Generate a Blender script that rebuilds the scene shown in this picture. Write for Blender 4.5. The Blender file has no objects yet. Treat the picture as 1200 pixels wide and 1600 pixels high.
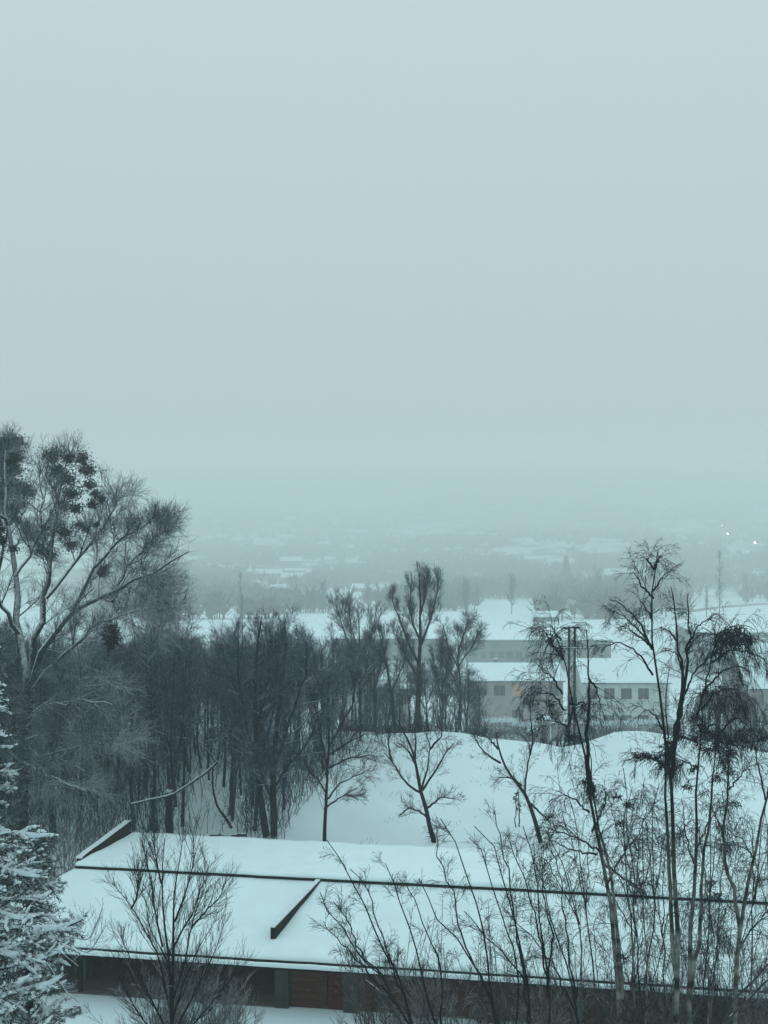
import bpy, math, random
import numpy as np
from mathutils import Vector

# ------------------------------------------------------------------ camera, world, sun, exposure
S = bpy.context.scene
COL = S.collection
H = 23.1                      # camera height above the yard in front of the garages
FPX = 1900.0                  # focal length in photograph pixels
PITCH = math.atan(40 / FPX)
cd = bpy.data.cameras.new('camera')
cam = bpy.data.objects.new('camera', cd)
COL.objects.link(cam)
cam.location = (0, 0, H)
cam.rotation_euler = (math.pi / 2 - PITCH, 0, 0)
cd.sensor_fit = 'VERTICAL'
cd.sensor_height = 36
cd.lens = FPX / 1600 * 36
cd.clip_start = 0.5
cd.clip_end = 30000
S.camera = cam

SUN_EL, SUN_ROT = math.radians(24), math.radians(200)
w = bpy.data.worlds.new('World')
S.world = w
w.use_nodes = True
nt = w.node_tree
nt.nodes.clear()
N = nt.nodes.new
out = N('ShaderNodeOutputWorld')
sky = N('ShaderNodeTexSky')
sky.sky_type = 'NISHITA'
sky.sun_disc = False
sky.sun_elevation = SUN_EL
sky.sun_rotation = SUN_ROT
sky.air_density = 1.0
sky.dust_density = 3.0
bg1 = N('ShaderNodeBackground')
bg1.inputs['Strength'].default_value = 0.05
nt.links.new(sky.outputs[0], bg1.inputs['Color'])
# the closed cloud deck: an overcast sky, brighter overhead than at the horizon
tc = N('ShaderNodeTexCoord')
sep = N('ShaderNodeSeparateXYZ')
nt.links.new(tc.outputs['Generated'], sep.inputs[0])
ramp = N('ShaderNodeMapRange')
ramp.inputs['From Min'].default_value = 0.0
ramp.inputs['From Max'].default_value = 0.75
nt.links.new(sep.outputs['Z'], ramp.inputs['Value'])
mix = N('ShaderNodeMixRGB')
mix.inputs[1].default_value = (0.455, 0.578, 0.598, 1)
mix.inputs[2].default_value = (0.655, 0.79, 0.825, 1)
nt.links.new(ramp.outputs[0], mix.inputs[0])
bg2 = N('ShaderNodeBackground')
bg2.inputs['Strength'].default_value = 1.0
nt.links.new(mix.outputs[0], bg2.inputs['Color'])
ms = N('ShaderNodeMixShader')
ms.inputs[0].default_value = 0.93
nt.links.new(bg1.outputs[0], ms.inputs[1])
nt.links.new(bg2.outputs[0], ms.inputs[2])
nt.links.new(ms.outputs[0], out.inputs['Surface'])

sl = bpy.data.lights.new('sun', 'SUN')
sl.energy = 0.5
sl.angle = math.radians(60)
sl.color = (1.0, 0.97, 0.93)
sun = bpy.data.objects.new('sun', sl)
COL.objects.link(sun)
sun.rotation_euler = (math.pi / 2 - SUN_EL, 0, math.pi - SUN_ROT + math.pi)
S.view_settings.view_transform = 'Standard'
S.view_settings.look = 'None'
S.view_settings.exposure = 0.06
S.view_settings.gamma = 1.0
S.view_settings.use_curve_mapping = False
S.cycles.use_denoising = True
S.cycles.volume_bounces = 2
S.cycles.max_bounces = 5
S.cycles.diffuse_bounces = 3
S.cycles.use_fast_gi = False

HAZE = 0.0008
KV = 3.8                      # and the far valley side this much
KF = 1.75                      # the valley lies this much farther off than its first layout

# ------------------------------------------------------------------ helpers
rng = np.random.default_rng(7)
random.seed(7)
cp, sp = math.cos(PITCH), math.sin(PITCH)


def at(px, py, Y):
    """the point of the place at distance Y that the photograph shows at (px, py)"""
    a = (px - 600) / FPX
    b = -(py - 800) / FPX
    dy = cp + b * sp
    t = Y / dy
    return np.array([a * t, Y, H + t * (-sp + b * cp)])


def proj(x, Y, z):
    dz = z - H
    f = Y * cp - dz * sp
    u = Y * sp + dz * cp
    return 600 + FPX * x / f, 800 - FPX * u / f


PROF_Y = [-80, 66, 80, 104, 113, 119, 128, 150, 165, 200, 230, 300, 330, 450, 650, 1000, 1500, 2200, 3200]
PROF_Z = [0, 0, 0, -0.05, 0, -1.6, -6.6, -8.5, -8.7, -11.2, -11.4, -11.6, -11.6, -12, -13, -5, 7, 15, 17]
CR_X = [-60, -6, 7, 16.5, 18.5, 22, 26, 35, 60]
CR_Z = [0.3, 0.2, 0.15, -1.2, -0.95, 0.3, 0.1, -1.6, -2.4]


def gz0(x, y):
    x = np.asarray(x, float)
    y = np.asarray(y, float)
    z = np.interp(y, PROF_Y, PROF_Z)
    c = np.interp(x, CR_X, CR_Z)
    k = np.clip((y - 84) / 28, 0, 1) * np.clip((150 - y) / 35, 0, 1)
    z = z + c * k
    far = np.clip((y - 320) / 400, 0, 1)
    z = z + far * (6 * np.sin(x / 170 + 1.3) * np.sin(y / 230) + 3 * np.sin(x / 71 + y / 120) - 3.0 + 5 * np.clip(x / 400, -0.2, 1.0))
    near = np.clip((y - 68) / 10, 0, 1) * np.clip((320 - y) / 60, 0, 1)
    z = z + near * (0.10 * np.sin(x * 0.7 + y * 0.23) * np.sin(y * 0.31 + 1) + 0.05 * np.sin(x * 1.9 + 2) * np.sin(y * 1.1))
    return z


def gz(x, y):
    x = np.asarray(x, float); y = np.asarray(y, float)
    y0 = np.interp(y, [-100, 0, 128, 150 * KF, 285 * KF, 450 * KV, 12000], [-100, 0, 128, 150, 285, 450, 12000 / KV])
    k = np.where(y > 1, y / np.maximum(y0, 1), 1.0)
    return H - (H - gz0(x / k, y0)) * k


def ydist(px, py, lo=120.0):
    """distance at which the ground seen at px appears at image row py"""
    Y = lo * KF
    while Y < 9200:
        x = (px - 600) / FPX * Y
        if proj(x, Y, float(gz(x, Y)))[1] <= py:
            return Y
        Y *= 1.01
    return Y


def props(o, label=None, cat=None, group=None, kind=None):
    if label: o['label'] = label
    if cat: o['category'] = cat
    if group: o['group'] = group
    if kind: o['kind'] = kind
    return o


def empty(name, loc=(0, 0, 0), rz=0.0):
    o = bpy.data.objects.new(name, None)
    COL.objects.link(o)
    o.location = tuple(float(v) for v in loc)
    o.rotation_euler = (0, 0, rz)
    return o


def link(name, me, parent=None, mat=None):
    o = bpy.data.objects.new(name, me)
    COL.objects.link(o)
    if mat: me.materials.append(mat)
    if parent: o.parent = parent
    return o


def np_mesh(name, V, F, smooth=False):
    """F: int array (n,3) or (n,4)"""
    me = bpy.data.meshes.new(name)
    V = np.ascontiguousarray(V, np.float32)
    F = np.ascontiguousarray(F, np.int32)
    k = F.shape[1]
    me.vertices.add(len(V))
    me.vertices.foreach_set('co', V.ravel())
    me.loops.add(F.size)
    me.loops.foreach_set('vertex_index', F.ravel())
    me.polygons.add(len(F))
    me.polygons.foreach_set('loop_start', np.arange(len(F), dtype=np.int32) * k)
    me.polygons.foreach_set('loop_total', np.full(len(F), k, np.int32))
    if smooth:
        me.polygons.foreach_set('use_smooth', np.ones(len(F), bool))
    me.update(calc_edges=True)
    return me


class MB:
    """collects boxes and free polygons for one mesh"""
    def __init__(s):
        s.v = []; s.f = []

    def box(s, x0, x1, y0, y1, z0, z1):
        b = len(s.v)
        s.v += [(x0, y0, z0), (x1, y0, z0), (x1, y1, z0), (x0, y1, z0), (x0, y0, z1), (x1, y0, z1), (x1, y1, z1), (x0, y1, z1)]
        s.f += [(b, b + 3, b + 2, b + 1), (b + 4, b + 5, b + 6, b + 7), (b, b + 1, b + 5, b + 4), (b + 1, b + 2, b + 6, b + 5), (b + 2, b + 3, b + 7, b + 6), (b + 3, b, b + 4, b + 7)]
        return s

    def prism(s, prof, x0, x1):
        """profile of (y,z) extruded along x"""
        b = len(s.v); n = len(prof)
        s.v += [(x0, y, z) for y, z in prof] + [(x1, y, z) for y, z in prof]
        s.f += [tuple(b + i for i in range(n)), tuple(b + 2 * n - 1 - i for i in range(n))]
        s.f += [(b + i, b + n + i, b + n + (i + 1) % n, b + (i + 1) % n) for i in range(n)]
        return s

    def build(s, name, mat, parent=None, bevel=0, tf=None):
        me = bpy.data.meshes.new(name)
        v = s.v if tf is None else [tf(*p) for p in s.v]
        me.from_pydata(v, [], s.f)
        me.update()
        o = link(name, me, parent, mat)
        if bevel:
            m = o.modifiers.new('bevel', 'BEVEL'); m.width = bevel; m.segments = 2
        return o


class Tubes:
    def __init__(s):
        s.V = []; s.F = []; s.n = 0

    def add(s, P, R, sides=4):
        K, n, _ = P.shape
        if K == 0: return
        T = np.gradient(P, axis=1)
        T /= np.linalg.norm(T, axis=2, keepdims=True) + 1e-9
        mt = T.mean(1)
        ref = np.zeros((K, 3)); ref[np.arange(K), np.argmin(np.abs(mt), axis=1)] = 1
        U = np.cross(T, ref[:, None, :]); U /= np.linalg.norm(U, axis=2, keepdims=True) + 1e-9
        W = np.cross(T, U)
        a = np.arange(sides) * 2 * math.pi / sides
        V = P[:, :, None, :] + R[:, :, None, None] * (np.cos(a)[None, None, :, None] * U[:, :, None, :] + np.sin(a)[None, None, :, None] * W[:, :, None, :])
        k = np.arange(K)[:, None, None] * n * sides
        i = np.arange(n - 1)[None, :, None] * sides
        j = np.arange(sides)[None, None, :]
        j2 = (j + 1) % sides
        F = np.stack([k + i + j, k + i + j2, k + i + sides + j2, k + i + sides + j], -1).reshape(-1, 4)
        s.V.append(V.reshape(-1, 3)); s.F.append(F + s.n); s.n += K * n * sides

    def build(s, name, mat, parent=None, origin=(0, 0, 0)):
        V = np.concatenate(s.V) - np.asarray(origin)
        me = np_mesh(name, V, np.concatenate(s.F), True)
        return link(name, me, parent, mat)


def resample(pts, n=12, wob=0.0):
    pts = np.asarray(pts, float)
    d = np.r_[0, np.cumsum(np.linalg.norm(np.diff(pts, axis=0), axis=1))]
    t = np.linspace(0, d[-1], n * 4)
    q = np.stack([np.interp(t, d, pts[:, k]) for k in range(pts.shape[1])], 1)
    ker = np.ones(5) / 5
    qs = q.copy()
    for k in range(pts.shape[1]):
        qs[2:-2, k] = np.convolve(q[:, k], ker, 'valid')
    q = qs[np.linspace(0, len(qs) - 1, n).round().astype(int)]
    if wob:
        nz = rng.normal(0, wob, (n, 3)); nz[0] = 0
        q[:, :3] += nz
    return q


def spawn(P, R, n, t0, t1, ang, L, m=4, g=0.0, wob=0.25, rk=0.02, rmin=0.004, flat=0.0, lt=0.5):
    """children branches of the polylines P. n per parent; L metres; g pulls up (+) or down (-)"""
    K, NP, _ = P.shape
    if K == 0: return P[:, :0], R[:, :0]
    tot = max(1, int(round(K * n)))
    idx = np.resize(rng.permutation(K), tot) if n < 1 else np.sort(np.resize(np.arange(K), tot))
    t = rng.uniform(t0, t1, tot)
    s = t * (NP - 1); i = np.minimum(s.astype(int), NP - 2); f = (s - i)[:, None]
    a, b = P[idx, i], P[idx, i + 1]
    pos = a * (1 - f) + b * f
    r = R[idx, i] * (1 - f[:, 0]) + R[idx, i + 1] * f[:, 0]
    T = b - a; T /= np.linalg.norm(T, axis=1, keepdims=True) + 1e-9
    v = rng.normal(0, 1, (tot, 3)); v[:, 2] *= (1 - flat)
    pr = v - (v * T).sum(1, keepdims=True) * T
    pr /= np.linalg.norm(pr, axis=1, keepdims=True) + 1e-9
    an = np.abs(rng.normal(ang, ang * 0.25, tot))[:, None]
    d = np.cos(an) * T + np.sin(an) * pr
    tt = (t - t0) / (t1 - t0 + 1e-9)
    ln = L * (1 - lt * tt) * rng.uniform(0.55, 1.2, tot)
    out = np.empty((tot, m + 1, 3)); out[:, 0] = pos
    for j in range(m):
        d = d + rng.normal(0, wob / math.sqrt(m), (tot, 3)); d[:, 2] += g / m
        d /= np.linalg.norm(d, axis=1, keepdims=True)
        out[:, j + 1] = out[:, j] + d * (ln / m)[:, None]
    r0 = np.maximum(np.minimum(r * 0.75, rk * ln), rmin)
    RR = r0[:, None] * np.linspace(1, 0.4, m + 1)[None, :]
    return out, np.maximum(RR, rmin * 0.7)


def snow_on(P, R, k=0.8, lim=0.75):
    """snow lying along the upper side of branches"""
    T = np.gradient(P, axis=1); T /= np.linalg.norm(T, axis=2, keepdims=True) + 1e-9
    fl = np.clip((1 - np.abs(T[:, :, 2])) / (1 - lim + 1e-9), 0, 1) ** 0.7
    fl = fl * rng.uniform(0.35, 1.0, fl.shape)
    Q = P.copy(); Q[:, :, 2] += R * 0.55 * fl + R * 0.15
    return Q, np.maximum(R * k * fl, 0.0005)


# ------------------------------------------------------------------ materials
def mat(name, col, rough=0.8, var=0.0, scale=3.0, col2=None, bump=0.0, snow=0.0, snow_lo=0.25, snow_hi=0.75, detail=5, spec=0.06, stretch=None):
    m = bpy.data.materials.new(name); m.use_nodes = True
    t = m.node_tree; b = t.nodes['Principled BSDF']
    b.inputs['Roughness'].default_value = rough
    b.inputs['Specular IOR Level'].default_value = spec
    c = (*col, 1)
    b.inputs['Base Color'].default_value = c
    last = None
    co = t.nodes.new('ShaderNodeTexCoord')
    src = co.outputs['Object']
    if stretch:
        mp = t.nodes.new('ShaderNodeMapping'); mp.inputs['Scale'].default_value = stretch
        t.links.new(src, mp.inputs[0]); src = mp.outputs[0]
    if var or col2 or bump or snow:
        nz = t.nodes.new('ShaderNodeTexNoise'); nz.inputs['Scale'].default_value = scale; nz.inputs['Detail'].default_value = detail
        t.links.new(src, nz.inputs['Vector'])
    if var or col2:
        mx = t.nodes.new('ShaderNodeMixRGB')
        mx.inputs[1].default_value = tuple(v * (1 - var) for v in col) + (1,)
        mx.inputs[2].default_value = (*(col2 or tuple(min(1, v * (1 + var)) for v in col)), 1)
        mr = t.nodes.new('ShaderNodeMapRange'); mr.inputs['From Min'].default_value = 0.38; mr.inputs['From Max'].default_value = 0.62
        t.links.new(nz.outputs['Fac'], mr.inputs['Value']); t.links.new(mr.outputs[0], mx.inputs[0])
        t.links.new(mx.outputs[0], b.inputs['Base Color']); last = mx.outputs[0]
    if bump:
        bp = t.nodes.new('ShaderNodeBump'); bp.inputs['Strength'].default_value = bump; bp.inputs['Distance'].default_value = 0.05
        t.links.new(nz.outputs['Fac'], bp.inputs['Height']); t.links.new(bp.outputs[0], b.inputs['Normal'])
    if snow:
        ge = t.nodes.new('ShaderNodeNewGeometry'); sx = t.nodes.new('ShaderNodeSeparateXYZ')
        t.links.new(ge.outputs['Normal'], sx.inputs[0])
        ad = t.nodes.new('ShaderNodeMath'); ad.operation = 'MULTIPLY_ADD'
        t.links.new(nz.outputs['Fac'], ad.inputs[0]); ad.inputs[1].default_value = 0.6; t.links.new(sx.outputs['Z'], ad.inputs[2])
        m2 = t.nodes.new('ShaderNodeMapRange'); m2.inputs['From Min'].default_value = snow_lo + 0.3; m2.inputs['From Max'].default_value = snow_hi + 0.3
        m2.inputs['To Max'].default_value = snow
        t.links.new(ad.outputs[0], m2.inputs['Value'])
        mx = t.nodes.new('ShaderNodeMixRGB'); mx.inputs[1].default_value = c; mx.inputs[2].default_value = (0.72, 0.8, 0.83, 1)
        if last: t.links.new(last, mx.inputs[1])
        t.links.new(m2.outputs[0], mx.inputs[0]); t.links.new(mx.outputs[0], b.inputs['Base Color'])
    return m


M = {}
M['snow'] = mat('snow', (0.73, 0.93, 0.96), 0.7, var=0.03, scale=0.35, bump=0.25)
M['snow_roof'] = mat('roof_snow', (0.75, 0.95, 0.97), 0.7, var=0.02, scale=0.8, bump=0.2)
M['snow_pile'] = mat('clinging_snow', (0.70, 0.82, 0.86), 0.7, var=0.08, scale=6, bump=0.3)
M['bark'] = mat('dark_bark', (0.005, 0.008, 0.012), 0.9, var=0.3, scale=8, bump=0.4)
M['bark_wood'] = mat('wood_bark', (0.005, 0.020, 0.036), 0.9, var=0.3, scale=8, snow=0.35, snow_lo=0.45, snow_hi=0.9)
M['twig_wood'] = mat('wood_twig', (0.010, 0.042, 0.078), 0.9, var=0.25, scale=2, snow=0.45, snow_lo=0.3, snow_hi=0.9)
M['twig'] = mat('dark_twig', (0.004, 0.011, 0.022), 0.9, var=0.3, scale=4, snow=0.12, snow_lo=0.5, snow_hi=1.0)
M['bark_snowy'] = mat('snowy_bark', (0.014, 0.028, 0.038), 0.9, var=0.3, scale=6, snow=0.95, snow_lo=0.1, snow_hi=0.5)
M['twig_snowy'] = mat('snowy_twig', (0.012, 0.042, 0.066), 0.9, var=0.3, scale=3, snow=0.75, snow_lo=0.15, snow_hi=0.8)
M['twig_brown'] = mat('brown_twig', (0.060, 0.052, 0.050), 0.9, var=0.3, scale=3, snow=0.35, snow_lo=0.3, snow_hi=1.0)
M['twig_pale'] = mat('pale_twig', (0.12, 0.12, 0.125), 0.9, var=0.3, scale=3, snow=0.6, snow_lo=0.2, snow_hi=0.9)
M['birch'] = mat('birch_bark', (0.13, 0.135, 0.13), 0.7, col2=(0.02, 0.022, 0.024), scale=1.6, detail=8, stretch=(1, 1, 0.8), bump=0.3)
M['birch_top'] = mat('birch_limb', (0.022, 0.024, 0.028), 0.8, var=0.3, scale=3)
M['evergreen'] = mat('evergreen_leaf', (0.008, 0.045, 0.042), 0.7, var=0.4, scale=1.5, snow=0.1, snow_lo=0.4, snow_hi=1.0)
M['dry_leaf'] = mat('grey_leaf', (0.045, 0.062, 0.062), 0.8, var=0.35, scale=1.2, snow=0.3, snow_lo=0.3, snow_hi=1.0)
M['needle'] = mat('needle', (0.018, 0.042, 0.044), 0.7, var=0.4, scale=2.5, snow=0.35, snow_lo=0.35, snow_hi=1.0)
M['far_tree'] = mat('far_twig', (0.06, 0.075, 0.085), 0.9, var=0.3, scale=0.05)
M['conifer'] = mat('far_needle', (0.03, 0.05, 0.05), 0.9, var=0.3, scale=0.5, snow=0.2)
M['asphalt'] = mat('bitumen', (0.02, 0.022, 0.026), 0.8)
M['coping'] = mat('dark_coping', (0.006, 0.008, 0.012), 0.6)
M['gutter'] = mat('gutter_metal', (0.10, 0.12, 0.13), 0.5)
M['brick'] = mat('garage_wall', (0.045, 0.024, 0.018), 0.9, var=0.25, scale=2.5, bump=0.3)
M['pillar'] = mat('render_pillar', (0.045, 0.05, 0.05), 0.9, var=0.15, scale=2)
M['garage_door'] = mat('brown_door', (0.065, 0.026, 0.018), 0.7, var=0.2, scale=1.5, stretch=(1, 1, 4))
M['garage_door_red'] = mat('maroon_door', (0.07, 0.014, 0.018), 0.6, var=0.2, scale=2)
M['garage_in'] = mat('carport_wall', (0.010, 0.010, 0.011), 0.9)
M['concrete'] = mat('concrete', (0.12, 0.12, 0.12), 0.9, var=0.15, scale=1)
M['wall_pink'] = mat('pinkish_render', (0.33, 0.30, 0.30), 0.9, var=0.1, scale=0.6)
M['wall_pale'] = mat('pale_render', (0.50, 0.56, 0.56), 0.9, var=0.08, scale=0.6)
M['wall_hall'] = mat('hall_cladding', (0.27, 0.31, 0.32), 0.8, var=0.12, scale=0.15)
M['wall_far'] = mat('far_render', (0.22, 0.23, 0.23), 0.9, var=0.2, scale=0.1)
M['window'] = mat('window_glass', (0.06, 0.07, 0.08), 0.2, spec=0.5)
M['frame'] = mat('window_frame', (0.28, 0.29, 0.29), 0.6)
M['steel'] = mat('mast_steel', (0.022, 0.032, 0.042), 0.6, var=0.2, scale=3)
M['hedge'] = mat('hedge_leaf', (0.035, 0.062, 0.070), 0.8, var=0.4, scale=2, snow=0.3)
M['road'] = mat('road_slush', (0.13, 0.15, 0.16), 0.7, var=0.25, scale=0.3)
M['car'] = mat('dark_car_paint', (0.03, 0.035, 0.045), 0.3, spec=0.5)
M['tyre'] = mat('tyre', (0.015, 0.015, 0.015), 0.9)
M['lamp'] = bpy.data.materials.new('lamp_glow'); M['lamp'].use_nodes = True
_b = M['lamp'].node_tree.nodes['Principled BSDF']
_b.inputs['Emission Color'].default_value = (1, 0.93, 0.82, 1); _b.inputs['Emission Strength'].default_value = 28
M['lit'] = bpy.data.materials.new('lit_window'); M['lit'].use_nodes = True
_b = M['lit'].node_tree.nodes['Principled BSDF']; _b.inputs['Base Color'].default_value = (0.3, 0.2, 0.15, 1)
_b.inputs['Emission Color'].default_value = (1, 0.62, 0.45, 1); _b.inputs['Emission Strength'].default_value = 0.10
# valley ground: snow with brown-grey scrub showing far off
gm = mat('snow_ground', (0.73, 0.93, 0.96), 0.75, bump=0.2, scale=0.5)
t = gm.node_tree; b = t.nodes['Principled BSDF']
co = t.nodes.new('ShaderNodeTexCoord'); mp = t.nodes.new('ShaderNodeMapping'); mp.inputs['Scale'].default_value = (1, 0.45, 1)
nz = t.nodes.new('ShaderNodeTexNoise'); nz.inputs['Scale'].default_value = 0.008; nz.inputs['Detail'].default_value = 6; nz.inputs['Roughness'].default_value = 0.62
t.links.new(co.outputs['Object'], mp.inputs[0]); t.links.new(mp.outputs[0], nz.inputs['Vector'])
sx = t.nodes.new('ShaderNodeSeparateXYZ'); t.links.new(co.outputs['Object'], sx.inputs[0])
fy = t.nodes.new('ShaderNodeMapRange'); fy.inputs['From Min'].default_value = 900; fy.inputs['From Max'].default_value = 1700
t.links.new(sx.outputs['Y'], fy.inputs['Value'])
mr = t.nodes.new('ShaderNodeMapRange'); mr.inputs['From Min'].default_value = 0.44; mr.inputs['From Max'].default_value = 0.54
t.links.new(nz.outputs['Fac'], mr.inputs['Value'])
mu = t.nodes.new('ShaderNodeMath'); mu.operation = 'MULTIPLY'; t.links.new(fy.outputs[0], mu.inputs[0]); t.links.new(mr.outputs[0], mu.inputs[1])
# fine dirt / wind crust
n2 = t.nodes.new('ShaderNodeTexNoise'); n2.inputs['Scale'].default_value = 0.16; n2.inputs['Detail'].default_value = 8
t.links.new(co.outputs['Object'], n2.inputs['Vector'])
mA = t.nodes.new('ShaderNodeMixRGB'); mA.inputs[1].default_value = (0.68, 0.88, 0.91, 1); mA.inputs[2].default_value = (0.75, 0.94, 0.97, 1)
t.links.new(n2.outputs['Fac'], mA.inputs[0])
mB = t.nodes.new('ShaderNodeMixRGB'); mB.inputs[2].default_value = (0.14, 0.17, 0.18, 1)
t.links.new(mu.outputs[0], mB.inputs[0]); t.links.new(mA.outputs[0], mB.inputs[1]); t.links.new(mB.outputs[0], b.inputs['Base Color'])
M['ground'] = gm

# ------------------------------------------------------------------ the ground and the haze
rows = np.concatenate([np.linspace(-60, 64, 30), np.linspace(66, 230, 150), np.geomspace(233, 9500, 190)])
u = np.linspace(-1, 1, 201); u = np.sign(u) * np.abs(u) ** 1.5
V = []
for yy in rows:
    x = u * (110 + 0.55 * max(yy, 0))
    V.append(np.stack([x, np.full_like(x, yy), gz(x, yy)], 1))
V = np.concatenate(V)
nr, nc = len(rows), len(u)
i, j = np.meshgrid(np.arange(nr - 1), np.arange(nc - 1), indexing='ij')
k = (i * nc + j).ravel()
ground = link('ground', np_mesh('ground', V, np.stack([k, k + 1, k + nc + 1, k + nc], 1), True), None, M['ground'])
props(ground, 'snow covered ground falling away to a valley', kind='structure')

hz = MB().box(-5400, 5400, -70, 9600, -110, 46).build('haze', None)
hm = bpy.data.materials.new('haze_air'); hm.use_nodes = True
hm.node_tree.nodes.clear()
ho = hm.node_tree.nodes.new('ShaderNodeOutputMaterial'); hv = hm.node_tree.nodes.new('ShaderNodeVolumePrincipled')
hv.inputs['Color'].default_value = (0.88, 0.95, 0.94, 1)
hv.inputs['Density'].default_value = HAZE
hm.node_tree.links.new(hv.outputs[0], ho.inputs['Volume'])
hz.data.materials.append(hm)
props(hz, 'pale winter fog filling the whole valley', kind='stuff')

# ------------------------------------------------------------------ the garage row
UO = np.array([0.0, 52.7]); UU = np.array([math.cos(math.radians(9.1)), -math.sin(math.radians(9.1))])
VV = np.array([math.sin(math.radians(12.5)), math.cos(math.radians(12.5))])


UL, UR, VR, VB = -17.5, 26.0, 6.8, 13.7


def gt(u_, v_, z_):
    if u_ < UL + 0.2 and v_ < VR: u_ -= (VR - v_) / VR * 2.6
    p = UO + u_ * UU + v_ * VV
    return (p[0], p[1], z_)


ZE, ZR, ZB = 2.3, 3.5, 3.40
STEP = 0.21
gar = empty('garage_row', gt(0, 0, 0))
props(gar, 'long low garage row with snow covered stepped roof and dark open front', 'garages')
bpy.context.view_layer.update()


def gb(mb, name, m, parent=None, bevel=0):
    o = gt(0, 0, 0)
    return mb.build(name, m, parent or gar, bevel, tf=lambda x, y, z: tuple(a - b_ for a, b_ in zip(gt(x, y, z), o)))


def roof_sheet(name, u0, u1, prof, nu, thick=0.16, amp=0.02, m='snow_roof', parent=None):
    """a blanket of snow following a (v,z) profile, with soft uneven surface"""
    o = gt(0, 0, 0)
    us = np.linspace(u0, u1, nu)
    vs = np.array([p[0] for p in prof]); zs = np.array([p[1] for p in prof])
    Vt = []
    for a in us:
        nzv = amp * (1.2 * np.sin(a * 0.31 + vs * 0.8 + 1) + np.sin(a * 1.3 + vs * 2.1) + 0.6 * np.sin(a * 3.7 + 1 + vs) + 0.7 * rng.normal(0, 0.5, len(vs)))
        for q in range(len(vs)):
            P = gt(a, vs[q], zs[q] + (nzv[q] if 0 < q < len(vs) - 1 else nzv[q] * 0.3))
            Vt.append((P[0] - o[0], P[1] - o[1], P[2]))
    n_ = len(vs)
    i, j = np.meshgrid(np.arange(nu - 1), np.arange(n_ - 1), indexing='ij'); k = (i * n_ + j).ravel()
    ob = link(name, np_mesh(name, np.array(Vt), np.stack([k, k + n_, k + n_ + 1, k + 1], 1), True), parent or gar, M[m])
    return ob


def lin(a, b_, n_):
    return [(a[0] + (b_[0] - a[0]) * t_, a[1] + (b_[1] - a[1]) * t_) for t_ in np.linspace(0, 1, n_)]


# roof slabs (bitumen) and their snow
sl1 = MB().prism([(-0.25, ZE - 0.26), (-0.25, ZE - 0.1), (VR, ZR - 0.1), (VR, ZR - 0.26)], UL, UR)
front_roof = gb(sl1, 'roof', M['asphalt'])
roof_sheet('roof_snow', UL - 0.05, UR, [(-0.27, ZE - 0.075)] + lin((-0.27, ZE - 0.01), (VR - 0.005, ZR), 22), 150, parent=front_roof)
sl2 = MB().prism([(VR + 0.02, ZR - 0.26), (VR + 0.02, ZR + STEP - 0.1), (VB, ZB - 0.1), (VB, ZB - 0.28)], UL, UR)
back_roof = gb(sl2, 'roof', M['asphalt'])
roof_sheet('roof_snow', UL, UR, [(VR - 0.06, ZR + STEP - 0.09), (VR - 0.08, ZR + STEP - 0.02), (VR - 0.02, ZR + STEP + 0.06), (VR + 0.25, ZR + STEP + 0.08), (VR + 0.5, ZR + STEP + 0.02)] + lin((VR + 0.9, ZR + STEP - 0.01), (VB, ZB), 16) + [(VB + 0.03, ZB - 0.12)], 150, parent=back_roof)
# coping board at the step and gutter along the eave, with its own roll of snow
gb(MB().box(UL, UR, VR - 0.10, VR - 0.03, ZR + 0.0, ZR + STEP - 0.10), 'coping', M['coping'])
gut = gb(MB().box(UL - 0.1, UR, -0.50, -0.36, ZE - 0.37, ZE - 0.27).box(UL - 0.1, UR, -0.359, -0.256, ZE - 0.37, ZE - 0.33), 'gutter', M['coping'])
roof_sheet('gutter_snow', UL - 0.1, UR, [(-0.54, ZE - 0.30), (-0.53, ZE - 0.22), (-0.48, ZE - 0.15), (-0.41, ZE - 0.13), (-0.36, ZE - 0.15), (-0.33, ZE - 0.25)], 260, amp=0.010, parent=gut)
gb(MB().box(UL - 0.1, UR, -0.355, -0.26, ZE - 0.46, ZE - 0.375), 'fascia', M['coping'])
# gable parapet over the rear half and fire wall across the front slope
pw = MB().prism([(VR + 0.9, ZR + STEP - 0.3), (VR + 0.9, ZR + STEP + 0.02), (VB + 0.05, ZR + STEP + 0.30), (VB + 0.05, ZB - 0.5)], UL - 0.42, UL - 0.12)
par = gb(pw, 'parapet', M['coping'])
roof_sheet('parapet_snow', UL - 0.46, UL - 0.09, [(VR + 0.85, ZR + STEP + 0.0)] + lin((VR + 0.88, ZR + STEP + 0.08), (VB + 0.0, ZR + STEP + 0.39), 10) + [(VB + 0.08, ZR + STEP + 0.30)], 4, amp=0.012, m='snow_pile', parent=par)
FW = -4.75
g0 = gt(0, 0, 0)
fw = MB().prism([(1.2, ZE + 0.1), (1.2, ZR - 0.40), (VR - 0.12, ZR + 0.05), (VR - 0.12, ZR - 0.2)], FW - 0.11, FW + 0.11).build('fire_wall', M['coping'], gar, tf=lambda x, y, z: tuple(a - b_ for a, b_ in zip(gt(x - (VR - y) * 0.11, y, z), g0)))
MB().prism([(1.18, ZR - 0.395), (1.2, ZR - 0.34), (VR - 0.12, ZR + 0.10), (VR - 0.12, ZR + 0.055)], FW - 0.13, FW + 0.09).build('fire_wall_snow', M['snow_pile'], fw, tf=lambda x, y, z: tuple(a - b_ for a, b_ in zip(gt(x - (VR - y) * 0.11, y, z), g0)))
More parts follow.
